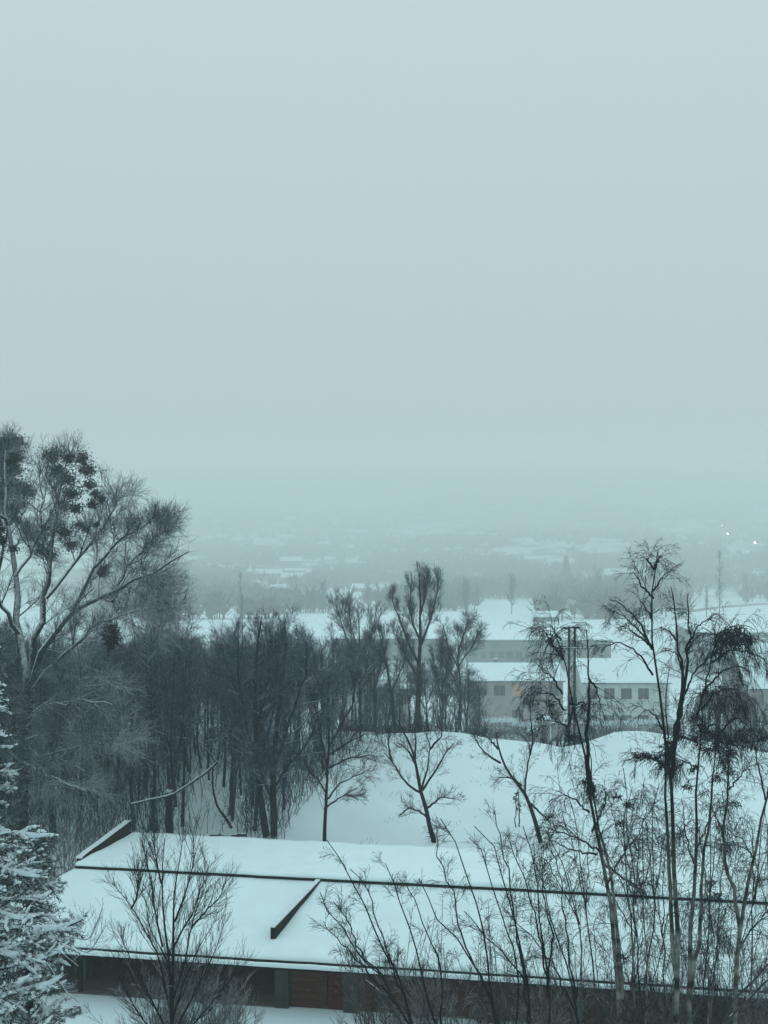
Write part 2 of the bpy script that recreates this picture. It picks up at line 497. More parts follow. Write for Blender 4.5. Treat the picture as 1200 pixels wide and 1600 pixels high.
# walls
gb(MB().box(UL, UL + 0.25, 0.0, VB, 0, ZE - 0.27), 'end_wall', M['brick'])
gb(MB().box(UL, UR, VB - 0.3, VB - 0.05, 0, ZB - 0.3), 'rear_wall', M['brick'])
OB = -4.9       # the open bays reach to here
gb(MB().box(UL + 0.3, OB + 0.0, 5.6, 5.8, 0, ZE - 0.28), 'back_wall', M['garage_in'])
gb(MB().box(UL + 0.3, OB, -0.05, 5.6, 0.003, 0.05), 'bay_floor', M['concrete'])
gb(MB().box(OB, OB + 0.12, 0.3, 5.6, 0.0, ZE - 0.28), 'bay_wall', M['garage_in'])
gb(MB().box(UL, UR, -0.02, 0.18, ZE - 0.52, ZE - 0.262), 'lintel', M['coping'])
u_ = OB
gi = 0
while u_ < UR - 3:
    gb(MB().box(u_, u_ + 0.62, -0.08, 0.3, 0, ZE - 0.53), 'pillar', M['pillar' if gi < 2 else 'brick'], bevel=0.01)
    red = gi in (1,)
    segs = [(u_ + 0.62, u_ + 2.35, 'garage_door'), (u_ + 2.35, u_ + 3.1, 'garage_door_red')] if gi % 3 == 0 else [(u_ + 0.62, u_ + 3.1, 'garage_door')]
    for a, b_, mm in segs:
        d_ = gb(MB().box(a + 0.02, b_ - 0.02, 0.16, 0.19, 0.02, ZE - 0.53), 'garage_door', M[mm])
        for q in range(5):
            z0 = 0.05 + q * 0.335
            gb(MB().box(a + 0.04, b_ - 0.04, 0.12, 0.158, z0, z0 + 0.32), 'panel', M[mm], parent=d_, bevel=0.006)
        gb(MB().box((a + b_) / 2 - 0.06, (a + b_) / 2 + 0.06, 0.095, 0.118, 0.80, 0.84), 'handle', M['gutter'], parent=d_)
    u_ += 3.1
    gi += 1
for uu_ in (-8.0, -11.1, -14.2):
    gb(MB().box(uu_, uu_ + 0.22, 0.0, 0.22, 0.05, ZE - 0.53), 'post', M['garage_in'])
ob_ = gb(MB().box(-14.9, -14.3, 1.2, 1.7, 0.06, 1.35).box(-14.93, -14.27, 1.17, 1.73, 1.352, 1.42), 'bin', mat('green_bin', (0.03, 0.09, 0.06), 0.6), bevel=0.03)
ob_.parent = None
ob_.location = gt(0, 0, 0)
ob_.name = 'waste_bin'
props(ob_, 'dark green waste bin inside the open garage bay', 'waste bin')
# trampled apron in front of the doors
ap = MB().box(UL, UR, -2.2, -0.1, -0.05, 0.004)
# ------------------------------------------------------------------ bare trees
def px_stem(pts, Y, r0, r1, n=12, depth=0.0, wob=0.03, Yend=None):
    """a stem through the photograph's points, wandering in depth"""
    q = []
    L = len(pts)
    sgn = depth
    for a, (px, py) in enumerate(pts):
        q.append(at(px, py, Y + sgn * a / max(1, L - 1)))
    P = resample(q, n, wob)
    R = np.interp(np.linspace(0, 1, n), [0, 1], [r0, r1])
    return P, R


def make_tree(name, base, stems, levels, label, cat='tree', group=None, bark='bark', twig='twig', trunk_n=1, limb_name='limb', snow=0.0, sides=6, stem_snow=True):
    """stems: list of (P[n,3], R[n]); first trunk_n are the trunk, others limbs. levels: list of spawn kwargs (from = level index)"""
    root = empty(name, base)
    props(root, label, cat, group)
    T = Tubes()
    P = np.stack([s[0] for s in stems[:trunk_n]]); R = np.stack([s[1] for s in stems[:trunk_n]])
    T.add(P, R, 8); T.build('trunk', M[bark], root, base)
    for s in stems[trunk_n:]:
        T = Tubes(); T.add(s[0][None], s[1][None], sides); T.build(limb_name, M[bark], root, base)
    A = [(np.stack([s[0] for s in stems]), np.stack([s[1] for s in stems]))]
    C = Tubes(); Sn = Tubes(); has = False
    if snow and stem_snow:
        Sn.add(*snow_on(*A[0], k=0.8), sides=5); has = True
    for lv in levels:
        lv = dict(lv); src = lv.pop('src', -1); sd = lv.pop('sides', 3); sn = lv.pop('snow', 0)
        only = lv.pop('only', None)
        p, r = A[src]
        if only is not None: p, r = p[only], r[only]
        c = spawn(p, r, **lv)
        A.append(c); C.add(*c, sides=sd)
        if sn: Sn.add(*snow_on(*c, k=sn, lim=0.8), sides=4); has = True
    if C.n: C.build('crown', M[twig], root, base)
    if has: Sn.build('snow_cover', M['snow_pile'], root, base)
    return root


def copy_tree(o, loc, rz, sc=1.0, sz=None):
    c = o.copy(); COL.objects.link(c)
    c.location = tuple(float(v) for v in loc); c.rotation_euler = (0, 0, rz); c.scale = (sc, sc, sz or sc)
    for ch in o.children:
        d = ch.copy(); COL.objects.link(d); d.parent = c
    return c


def leaves(centres, radii, n, size, flat=0.75):
    """small leaf faces spread through a set of uneven lumps"""
    Vs = []
    for c, r in zip(centres, radii):
        k = int(n * (r ** 2)) + 20
        d = rng.normal(0, 1, (k, 3)); d /= np.linalg.norm(d, axis=1, keepdims=True)
        rad = r * np.abs(rng.normal(0, 0.52, k)) ** 0.8 * (1 + 0.45 * np.sin(d[:, 0] * 5 + c[0]) * np.sin(d[:, 2] * 4 + c[2]))
        p = np.asarray(c) + d * rad[:, None] * np.array([1, 1, flat])
        a = rng.normal(0, 1, (k, 3)); a /= np.linalg.norm(a, axis=1, keepdims=True)
        b_ = np.cross(a, rng.normal(0, 1, (k, 3))); b_ /= np.linalg.norm(b_, axis=1, keepdims=True) + 1e-9
        s_ = size * rng.uniform(0.5, 1.3, (k, 1))
        Vs.append(np.stack([p - a * s_, p + b_ * s_ * 0.55, p + a * s_, p - b_ * s_ * 0.55], 1).reshape(-1, 3))
    V_ = np.concatenate(Vs)
    return V_, np.arange(len(V_)).reshape(-1, 4)


def generic_tree(name, h, r, spread, label, group, bark, twig, nb=22, forks=2, dens=1.0, slender=False, snowk=0.0, rm=0.011):
    """a free-standing bare tree around the origin, for copying"""
    stems = []
    lean = rng.normal(0, 0.03, 2)
    pts = [(0, 0, 0)]
    for t_ in (0.25, 0.5, 0.75, 1.0):
        pts.append((lean[0] * h * t_ + rng.normal(0, 0.012 * h), lean[1] * h * t_ + rng.normal(0, 0.012 * h), h * t_))
    stems.append((resample(pts, 12), np.linspace(r, r * 0.12, 12)))
    for f in range(forks):
        t0 = rng.uniform(0.3, 0.6)
        s0 = stems[0][0][int(t0 * 11)]
        a = rng.uniform(0, 6.28)
        d = spread * rng.uniform(0.35, 0.6)
        top = s0 + np.array([math.cos(a) * d, math.sin(a) * d, (1 - t0) * h * rng.uniform(0.75, 0.98)])
        midp = s0 * 0.6 + top * 0.4 + np.array([math.cos(a) * d * 0.25, math.sin(a) * d * 0.25, -0.2])
        stems.append((resample([s0, midp, top], 12, 0.02 * spread), np.linspace(r * 0.55, r * 0.1, 12)))
    lv = [dict(n=nb * dens, t0=0.28 if not slender else 0.4, t1=0.97, ang=0.85, L=spread, m=5, g=0.28, rk=0.013, rmin=rm * 1.3, sides=3),
          dict(n=8 * dens, t0=0.2, t1=0.95, ang=0.65, L=spread * 0.45, m=3, g=0.25, rk=0.012, rmin=rm),
          dict(n=3, t0=0.2, t1=1.0, ang=0.6, L=spread * 0.24, m=2, g=0.1, rk=0.01, rmin=rm * 0.8)]
    if snowk: lv[0]['snow'] = snowk
    return make_tree(name, (0, 0, 0), stems, lv, label, 'tree', group, bark, twig)


# --- the wood behind the garages: individual trees, copied from a few kinds
WL = 'slender bare grey tree in the dense wood behind the garages'
WG = 'bare trees of the wood behind the garages'
protos = []
for q in range(7):
    h = rng.uniform(11.5, 13.5)
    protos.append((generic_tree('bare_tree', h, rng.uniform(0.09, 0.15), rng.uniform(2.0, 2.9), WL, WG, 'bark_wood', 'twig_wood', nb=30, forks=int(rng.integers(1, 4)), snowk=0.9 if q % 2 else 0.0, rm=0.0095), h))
spots = []
tries = 0
while len(spots) < 155 and tries < 9000:
    tries += 1
    Y = rng.uniform(79, 113)
    px = rng.uniform(-160, 600)
    # right edge of the wood runs back from the double trunk to the crest
    edge = np.interp(Y, [78, 88, 98, 113], [400, 460, 520, 600])
    if px > edge: continue
    if 285 < px < 355 and Y < 92 and rng.random() < 0.6: continue
    x = (px - 600) / FPX * Y
    if any((x - a) ** 2 + (Y - b_) ** 2 < 1.15 ** 2 for a, b_, _ in spots): continue
    spots.append((x, Y, px))
spots += [((px - 600) / FPX * Y, Y, px) for px, Y in [(296, 97), (304, 104), (313, 99), (320, 108), (330, 103), (340, 110), (308, 111), (287, 107), (325, 95)]]
first = set()
for q, (x, Y, px) in enumerate(spots):
    top_py = np.interp(px, [-160, 60, 180, 250, 330, 400, 480, 560, 600], [960, 985, 1000, 985, 985, 985, 1000, 985, 970]) + rng.uniform(-12, 45)
    z0 = float(gz(x, Y)) - 0.05
    hh = at(px, top_py, Y)[2] - z0
    k_ = int(rng.integers(0, len(protos)))
    pr_, h = protos[k_]
    s_ = hh / h
    if k_ not in first:
        first.add(k_)
        pr_.location = (x, Y, z0); pr_.rotation_euler = (0, 0, rng.uniform(0, 6.28)); pr_.scale = (max(s_, 0.85), max(s_, 0.85), s_)
    else:
        copy_tree(pr_, (x, Y, z0), rng.uniform(0, 6.28), max(s_, 0.85), s_)

# undergrowth at the foot of the wood
n_ = 4200
Yb = rng.uniform(78, 112, n_); pxb = rng.uniform(-150, 1, n_) + rng.uniform(0, 1, n_) * 690
ok = pxb < np.interp(Yb, [78, 88, 98, 113], [440, 480, 530, 640])
ok &= ~((pxb > 270) & (pxb < 370) & (Yb < 101) & (rng.random(n_) < 0.85))
Yb, pxb = Yb[ok], pxb[ok]
xb = (pxb - 600) / FPX * Yb
K = len(xb)
hgt = rng.uniform(0.8, 4.0, K)
P = np.empty((K, 4, 3)); P[:, 0] = np.stack([xb, Yb, gz(xb, Yb) - 0.03], 1)
d = np.stack([rng.normal(0, 0.25, K), rng.normal(0, 0.25, K), np.ones(K)], 1)
for q in range(3):
    d += rng.normal(0, 0.12, (K, 3)); P[:, q + 1] = P[:, q] + d * (hgt / 3)[:, None]
R = np.tile(np.array([0.022, 0.018, 0.013, 0.008]), (K, 1))
T = Tubes(); T.add(P, R, 3)
c1 = spawn(P, R, 5, 0.25, 0.95, 0.7, 0.9, m=2, g=0.2, rk=0.015, rmin=0.009); T.add(*c1, sides=3)
ug = T.build('undergrowth', M['twig_wood'])
props(ug, 'thin bare scrub filling the floor of the wood', 'undergrowth', kind='stuff')

# --- the great old tree at the edge of the picture
Y0 = 74
bz = (at(28, 1400, Y0)[0], Y0, 0)
st = [px_stem([(28, 1378), (32, 1250), (40, 1150), (46, 1060)], Y0, 0.52, 0.32)]
def limb(pts, r0, r1, dep, Y=Y0, n=12): st.append(px_stem(pts, Y, r0 * 0.72, r1 * 0.8, n=n, depth=dep, wob=0.09))
limb([(44, 1085), (70, 1010), (110, 960), (152, 932), (195, 918), (228, 902), (262, 882), (292, 864)], 0.30, 0.05, -4)
limb([(152, 932), (185, 945), (215, 958), (252, 978)], 0.12, 0.03, -2)
limb([(44, 1070), (66, 960), (80, 880), (86, 820), (98, 765), (108, 712)], 0.36, 0.05, 3)
limb([(40, 1080), (30, 990), (24, 900), (12, 820), (5, 750), (10, 700)], 0.38, 0.06, 5)
limb([(72, 935), (110, 890), (150, 840), (175, 800), (192, 752)], 0.18, 0.04, 3)
limb([(110, 960), (142, 895), (182, 850), (225, 820), (246, 790)], 0.18, 0.04, -3)
limb([(42, 1085), (80, 1042), (120, 1005), (150, 975), (180, 962), (212, 955)], 0.20, 0.04, -6)
limb([(182, 915), (205, 880), (232, 845), (258, 830)], 0.09, 0.025, -2)
limb([(195, 918), (215, 928), (248, 945), (275, 940)], 0.07, 0.02, -4)
limb([(24, 900), (50, 862), (66, 800), (62, 735)], 0.15, 0.04, 2)
limb([(30, 990), (0, 940), (-40, 880), (-90, 840)], 0.22, 0.05, -2)
limb([(12, 820), (-30, 770), (-60, 720)], 0.15, 0.04, -2)
limb([(46, 1120), (90, 1085), (130, 1062), (185, 1055)], 0.14, 0.03, -7)
limb([(38, 1140), (70, 1100), (120, 1097), (180, 1100)], 0.13, 0.03, -8)
limb([(35, 1170), (72, 1180), (110, 1172), (150, 1157), (185, 1162)], 0.13, 0.03, -8)
limb([(34, 1190), (80, 1210), (130, 1238)], 0.10, 0.03, -8)
limb([(36, 1160), (70, 1148), (130, 1145), (190, 1138)], 0.12, 0.03, -6)
limb([(40, 1110), (10, 1060), (-30, 1020), (-80, 1000)], 0.18, 0.04, -5)
big = make_tree('old_tree', bz, st, [
    dict(n=17, t0=0.2, t1=0.98, ang=0.75, L=3.0, m=5, g=0.25, rk=0.018, rmin=0.02, sides=4, snow=0.9),
    dict(n=9, t0=0.2, t1=0.98, ang=0.65, L=1.8, m=4, g=0.2, rk=0.011, rmin=0.010, snow=0.7),
    dict(n=13, t0=0.1, t1=1.0, ang=0.65, L=1.0, m=2, g=0.1, rk=0.009, rmin=0.008),
    dict(n=14, t0=0.6, t1=1.0, ang=0.8, L=1.3, m=3, g=0.15, rk=0.013, rmin=0.012, src=0)],
    'huge old spreading tree with snow lined limbs and leafy clumps in its top', 'tree', bark='bark_snowy', twig='twig_snowy', snow=1.15)
cl = [(82, 712, 17), (90, 735, 17), (106, 716, 12), (128, 716, 15), (136, 735, 16), (104, 748, 17), (112, 772, 17), (98, 790, 16), (118, 795, 13), (100, 832, 16), (112, 852, 13), (62, 860, 14), (78, 868, 14), (140, 758, 12), (150, 772, 9), (70, 825, 10)]
V_, F_ = leaves([at(a, b_, Y0 + 2 + rng.uniform(-2, 2)) for a, b_, _ in cl], [r * Y0 / FPX * 1.35 for *_, r in cl], 1500, 0.075)
link('foliage', np_mesh('foliage', V_ - np.array(bz), F_), big, M['dry_leaf'])
cl = [(145, 788, 12), (158, 780, 9), (124, 820, 10), (150, 820, 8), (133, 826, 8), (20, 858, 10)]
V_, F_ = leaves([at(a, b_, Y0 + 1 + rng.uniform(-2, 2)) for a, b_, _ in cl], [r * Y0 / FPX * 1.2 for *_, r in cl], 1800, 0.07)
link('ivy', np_mesh('ivy', V_ - np.array(bz), F_), big, M['evergreen'])

# evergreen towering behind it
Y1 = 82
bz = (at(-4, 1300, Y1)[0], Y1, 0)
st = [px_stem([(-4, 1335), (-2, 1100), (-6, 900), (2, 780), (8, 705)], Y1, 0.4, 0.04), px_stem([(-4, 900), (14, 820), (36, 775)], Y1, 0.12, 0.03), px_stem([(0, 800), (20, 745), (30, 690)], Y1, 0.1, 0.03)]
ev = make_tree('evergreen_tree', bz, st, [dict(n=6, t0=0.55, t1=0.98, ang=0.9, L=1.8, m=4, g=0.2, rk=0.015, rmin=0.014), dict(n=6, t0=0.2, t1=1, ang=0.7, L=0.8, m=2, rk=0.01, rmin=0.01)],
               'tall dark green evergreen tree standing behind the huge old tree', 'tree')
cl = [(6, 700, 20), (26, 690, 13), (20, 714, 16), (0, 730, 24), (24, 735, 10), (4, 765, 22), (22, 765, 13), (36, 762, 12), (46, 770, 10), (-8, 795, 24), (12, 800, 12), (24, 795, 9), (-10, 825, 20), (4, 845, 9), (36, 788, 6), (26, 812, 7), (-20, 700, 22), (-30, 760, 26)]
V_, F_ = leaves([at(a, b_, Y1 + rng.uniform(-1.5, 1.5)) for a, b_, _ in cl], [r * Y1 / FPX * 1.35 for *_, r in cl], 3000, 0.08)
link('foliage', np_mesh('foliage', V_ - np.array(bz), F_), ev, M['evergreen'])

# mistletoe balls / nests
def ball(px, py, Y, r, name, label, cat, sz=1.0, twiggy=True):
    c = at(px, py, Y)
    o = empty(name, c)
    props(o, label, cat)
    T = Tubes()
    k = 260
    d = rng.normal(0, 1, (k, 3)); d /= np.linalg.norm(d, axis=1, keepdims=True)
    P = np.zeros((k, 3, 3)); P[:, 1] = d * r * 0.55 + rng.normal(0, r * 0.15, (k, 3)); P[:, 2] = d * r * rng.uniform(0.8, 1.1, (k, 1)) + rng.normal(0, r * 0.2, (k, 3))
    P[:, :, 2] *= sz
    T.add(P, np.full((k, 3), r * 0.045), 3)
    T.build('twigs', M['bark'], o)
    V_, F_ = leaves([(0, 0, 0)], [r * 0.9], 700 / (r * r + 0.1) * 0.6, r * 0.12, sz)
    link('foliage', np_mesh('foliage', V_, F_), o, M['evergreen'])
    return o
ball(173, 992, 70, 0.55, 'mistletoe', 'dark upright mistletoe ball hanging low in the old tree', 'mistletoe', 1.6)
ball(161, 893, 72, 0.36, 'mistletoe', 'small dark mistletoe ball on a limb of the old tree', 'mistletoe', 1.0)
ball(491, 1090, 82, 0.32, 'crow_nest', 'dark nest beside the crown of the double trunked tree', 'nest', 0.9)
ball(923, 1235, 37.5, 0.17, 'crow_nest', 'black twig nest on the leaning twin stemmed birch', 'nest', 1.4)

# --- the double trunk in front of the wood
Y2 = 79.5
bz = (at(424, 1306, Y2)[0], Y2, 0)
st = [px_stem([(416, 1306), (410, 1270), (405, 1220), (400, 1150), (398, 1080), (402, 1010), (408, 970)], Y2, 0.24, 0.05),
      px_stem([(428, 1307), (428, 1270), (426, 1230), (430, 1150), (440, 1080), (448, 1020), (445, 980)], Y2, 0.24, 0.05, depth=2)]
st += [px_stem([(404, 1210), (385, 1130), (372, 1060), (372, 1000)], Y2, 0.12, 0.03, depth=-2), px_stem([(428, 1200), (455, 1120), (480, 1050), (478, 1000)], Y2, 0.12, 0.03, depth=-2),
       px_stem([(400, 1150), (418, 1070), (425, 1000), (420, 975)], Y2, 0.1, 0.03, depth=2), px_stem([(402, 1185), (378, 1150), (362, 1130), (358, 1170)], Y2, 0.06, 0.02, depth=-3),
       px_stem([(426, 1235), (455, 1190), (482, 1160), (500, 1110)], Y2, 0.09, 0.02, depth=-1), px_stem([(425, 1250), (400, 1190), (378, 1175)], Y2, 0.06, 0.02, depth=-3)]
make_tree('twin_trunk_tree', bz, st, [
    dict(n=26, t0=0.15, t1=0.98, ang=0.75, L=3.0, m=5, g=0.3, rk=0.013, rmin=0.012, sides=4, snow=0.9),
    dict(n=11, t0=0.15, t1=0.98, ang=0.6, L=1.25, m=3, g=0.25, rk=0.011, rmin=0.0095),
    dict(n=6, t0=0.15, t1=1.0, ang=0.6, L=0.6, m=2, g=0.1, rk=0.010, rmin=0.008)],
    'dense bare tree with two black trunks at the edge of the snowfield', 'tree', trunk_n=2, twig='twig_wood')

# --- three young trees along the near edge of the snowfield
Y3 = 78.5
def young(name, trunk, limbs, label, r, L=2.3, nb=10, Y=Y3, g=0.2, twig='twig', bark='bark', extra=None, n3=3):
    st = [px_stem(trunk, Y, r, r * 0.25, wob=0.015)] + [px_stem(l, Y, r * 0.5, 0.025, depth=rng.choice([-1, 1]) * 0.9, wob=0.02) for l in limbs]
    b0 = at(*trunk[0], Y)
    lv = [dict(n=nb * 1.4, t0=0.2, t1=0.98, ang=0.6, L=L, m=5, g=g, rk=0.009, rmin=0.009), dict(n=8, t0=0.2, t1=0.98, ang=0.55, L=L * 0.45, m=3, g=0.1, rk=0.010, rmin=0.008), dict(n=n3, t0=0.2, t1=1, ang=0.5, L=L * 0.2, m=2, rk=0.010, rmin=0.007)]
    return make_tree(name, tuple(b0), st, lv, label, 'tree', bark=bark, twig=twig)
young('young_tree', [(507, 1319), (509, 1260), (512, 1200), (514, 1150), (512, 1100)],
      [[(512, 1200), (500, 1150), (492, 1100), (480, 1060)], [(513, 1170), (535, 1130), (552, 1100), (556, 1060)], [(510, 1250), (530, 1225), (550, 1215), (572, 1205)], [(510, 1262), (540, 1240), (560, 1250)], [(510, 1240), (495, 1215), (480, 1205)], [(513, 1180), (545, 1160), (575, 1145)], [(513, 1200), (545, 1185), (580, 1180)]],
      'slim young tree with straight black stem and twiggy skirt before the wood', 0.13, 1.9, 12)
young('young_tree', [(680, 1327), (672, 1290), (664, 1255), (657, 1235), (650, 1195), (642, 1165), (632, 1145), (622, 1125)],
      [[(657, 1238), (640, 1228), (626, 1212), (612, 1190), (600, 1175)], [(658, 1235), (668, 1200), (672, 1170), (666, 1145)], [(660, 1235), (680, 1205), (695, 1180), (708, 1160)], [(672, 1280), (655, 1268), (640, 1262), (622, 1275)], [(668, 1262), (690, 1245), (712, 1248)], [(650, 1195), (636, 1170), (620, 1160)], [(648, 1185), (650, 1160), (648, 1140)], [(672, 1170), (690, 1150), (692, 1135)], [(612, 1190), (606, 1160), (610, 1148)]],
      'leaning young tree with wide fan crown alone in the middle of the snowfield', 0.17, 1.5, 9, n3=2)
young('young_tree', [(847, 1325), (840, 1295), (830, 1265), (820, 1238), (806, 1222), (790, 1200), (778, 1170), (775, 1145)],
      [[(820, 1238), (822, 1210), (828, 1180), (827, 1160), (810, 1145)], [(782, 1192), (765, 1182), (752, 1170), (742, 1155)], [(828, 1180), (832, 1160), (830, 1130), (828, 1100)], [(778, 1170), (768, 1158), (760, 1150)], [(828, 1255), (850, 1275), (862, 1290)], [(815, 1228), (800, 1215), (780, 1215)]],
      'leaning young tree with forked top beside the small green pine', 0.16, 1.5, 8, n3=2)
# small green pine between them
Yp = 82
b0 = at(809, 1302, Yp)
st = [px_stem([(812, 1302), (811, 1260), (809, 1233)], Yp, 0.05, 0.02), px_stem([(805, 1300), (806, 1265), (806, 1240)], Yp, 0.04, 0.02)]
pn = make_tree('small_pine', tuple(b0), st, [dict(n=10, t0=0.4, t1=1, ang=0.8, L=0.5, m=2, rk=0.02, rmin=0.01)], 'small dark green pine with bare lower stems on the snowfield', 'tree', trunk_n=2)
V_, F_ = leaves([at(a, b_, Yp) for a, b_ in [(808, 1240), (807, 1250), (811, 1256), (808, 1264), (803, 1247), (812, 1266)]], [0.27, 0.3, 0.28, 0.26, 0.2, 0.2], 900, 0.05, 1.3)
link('foliage', np_mesh('foliage', V_ - b0, F_), pn, M['evergreen'])

# --- tall trees on the crest beyond the wood
def crest(name, trunk, limbs, label, r, Y, L, nb, twig='twig_wood', bark='bark_wood', g=0.9, ang=0.45):
    st = [px_stem(trunk, Y, r, r * 0.15, wob=0.03)] + [px_stem(l, Y, r * 0.45, 0.03, depth=rng.choice([-1, 1]) * 1.5, wob=0.03) for l in limbs]
    b0 = at(*trunk[0], Y)
    lv = [dict(n=nb * 1.7, t0=0.12, t1=0.98, ang=ang, L=L, m=5, g=g, rk=0.011, rmin=0.012), dict(n=10, t0=0.15, t1=0.98, ang=ang, L=L * 0.5, m=3, g=g * 0.5, rk=0.011, rmin=0.010), dict(n=4, t0=0.2, t1=1, ang=0.45, L=L * 0.25, m=2, rk=0.011, rmin=0.009)]
    return make_tree(name, tuple(b0), st, lv, label, 'tree', bark=bark, twig=twig)
crest('poplar_tree', [(652, 1148), (654, 1090), (656, 1030), (657, 980), (656, 930), (655, 895)],
      [[(655, 1040), (640, 1010), (628, 975), (615, 945), (612, 930)], [(656, 1000), (645, 975), (640, 945), (642, 915)], [(657, 1010), (672, 970), (682, 930), (684, 905)], [(656, 960), (666, 930), (668, 900)], [(655, 1060), (630, 1020), (618, 985)]],
      'tallest narrow poplar rising from the crest behind the snowfield', 0.30, 117, 2.3, 16)
crest('crest_tree', [(562, 1150), (563, 1080), (562, 1000), (560, 955)],
      [[(562, 1060), (545, 1010), (530, 960), (522, 935)], [(562, 1040), (580, 990), (590, 950)], [(562, 1080), (590, 1040), (598, 990)], [(562, 1020), (548, 980), (545, 945)]],
      'broad bare tree on the crest between the wood and the poplar', 0.2, 118, 2.6, 14, ang=0.55, g=0.6)
crest('crest_tree', [(617, 1150), (612, 1080), (600, 1020), (592, 985)],
      [[(612, 1080), (630, 1040), (636, 1000)], [(606, 1040), (588, 1015), (575, 1000)]],
      'leaning dark tree on the crest just before the poplar', 0.2, 115, 1.9, 12)
crest('crest_tree', [(718, 1140), (720, 1080), (716, 1020), (714, 985)],
      [[(718, 1050), (700, 1010), (692, 975)], [(717, 1040), (738, 1010), (750, 985)], [(716, 1020), (725, 990), (735, 970)], [(718, 1080), (700, 1040), (688, 1010)]],
      'rounded bare tree on the crest beside the pinkish house', 0.17, 124, 2.2, 18, g=0.35, ang=0.6)
for (px, top, Y, lab) in [(690, 1010, 121, 'thin bare tree between the poplar and the rounded tree'), (585, 1010, 116, 'short thin bare tree at the foot of the leaning crest tree'), (535, 1000, 114, 'thin bare tree on the crest at the end of the wood')]:
    crest('crest_tree', [(px, 1152), (px + 2, 1100), (px - 1, 1050), (px, top)], [[(px, 1090), (px - 10, 1050), (px - 14, top + 10)], [(px, 1080), (px + 10, 1040), (px + 12, top + 15)]], lab, 0.13, Y, 1.9, 16)

for q in range(16):
    px = 520 + q * 15 + rng.uniform(-6, 6); Y = rng.uniform(117, 127)
    x = (px - 600) / FPX * Y; z0 = float(gz(x, Y)) - 0.1
    top = rng.uniform(1012, 1065)
    hh = at(px, top, Y)[2] - z0
    k_ = int(rng.integers(0, len(protos))); pr_, h = protos[k_]
    c = copy_tree(pr_, (x, Y, z0), rng.uniform(0, 6.28), 0.8, hh / h)
    c['label'] = 'small bare tree in the dark thicket on the crest around the poplar'; c['group'] = 'bare trees of the crest thicket'
n_ = 700
pxc = rng.uniform(500, 760, n_); Yc = rng.uniform(114, 128, n_); xc = (pxc - 600) / FPX * Yc
P = np.empty((n_, 4, 3)); P[:, 0] = np.stack([xc, Yc, gz(xc, Yc) - 0.05], 1)
d = np.stack([rng.normal(0, 0.2, n_), rng.normal(0, 0.2, n_), np.ones(n_)], 1); hg = rng.uniform(0.8, 4.2, n_)
for q in range(3):
    d += rng.normal(0, 0.12, (n_, 3)); P[:, q + 1] = P[:, q] + d * (hg / 3)[:, None]
R = np.tile(np.array([0.035, 0.028, 0.02, 0.012]), (n_, 1))
T = Tubes(); T.add(P, R, 3); T.add(*spawn(P, R, 6, 0.25, 0.95, 0.7, 0.9, m=2, g=0.2, rk=0.015, rmin=0.013), sides=3)
props(T.build('crest_scrub', M['twig_wood']), 'dark scrub along the crest below the poplar', 'scrub', kind='stuff')
# scrub between the garage end and the old tree
n_ = 1300
xc = rng.uniform(-34, -16.5, n_); Yc = rng.uniform(62, 80, n_)
kp = xc < -17.3 + (Yc - 55) * 0.12; xc, Yc = xc[kp], Yc[kp]; n_ = len(xc)
P = np.empty((n_, 4, 3)); P[:, 0] = np.stack([xc, Yc, gz(xc, Yc) - 0.05], 1)
d = np.stack([rng.normal(0.1, 0.4, n_), rng.normal(0, 0.3, n_), np.ones(n_)], 1); hg = rng.uniform(0.5, 2.6, n_)
for q in range(3):
    d += rng.normal(0, 0.2, (n_, 3)); P[:, q + 1] = P[:, q] + d * (hg / 3)[:, None]
R = np.tile(np.array([0.022, 0.018, 0.012, 0.008]), (n_, 1))
T = Tubes(); T.add(P, R, 3); T.add(*spawn(P, R, 6, 0.2, 0.95, 0.7, 0.8, m=3, g=0.1, rk=0.015, rmin=0.009), sides=3)
props(T.build('scrub', M['twig_snowy']), 'tangled snowy scrub beyond the end wall of the garages', 'scrub', kind='stuff')

n_ = 420
xg = rng.uniform(-6, 34, n_); Yg = rng.uniform(74, 113, n_)
c_ = rng.integers(0, 40, n_); cx_ = rng.uniform(-6, 34, 40); cy_ = rng.uniform(76, 113, 40)
xg = cx_[c_] + rng.normal(0, 0.5, n_); Yg = cy_[c_] + rng.normal(0, 0.5, n_)
P = np.empty((n_, 3, 3)); P[:, 0] = np.stack([xg, Yg, gz(xg, Yg) - 0.03], 1)
P[:, 1] = P[:, 0] + np.stack([rng.normal(0, 0.05, n_), rng.normal(0, 0.05, n_), rng.uniform(0.06, 0.2, n_)], 1)
P[:, 2] = P[:, 1] + np.stack([rng.normal(0, 0.08, n_), rng.normal(0, 0.08, n_), rng.uniform(0.03, 0.15, n_)], 1)
T = Tubes(); T.add(P, np.tile(np.array([0.012, 0.009, 0.005]), (n_, 1)), 3)
props(T.build('grass', M['twig_brown']), 'dead grass tips poking through the snow of the open slope', 'grass', kind='stuff')

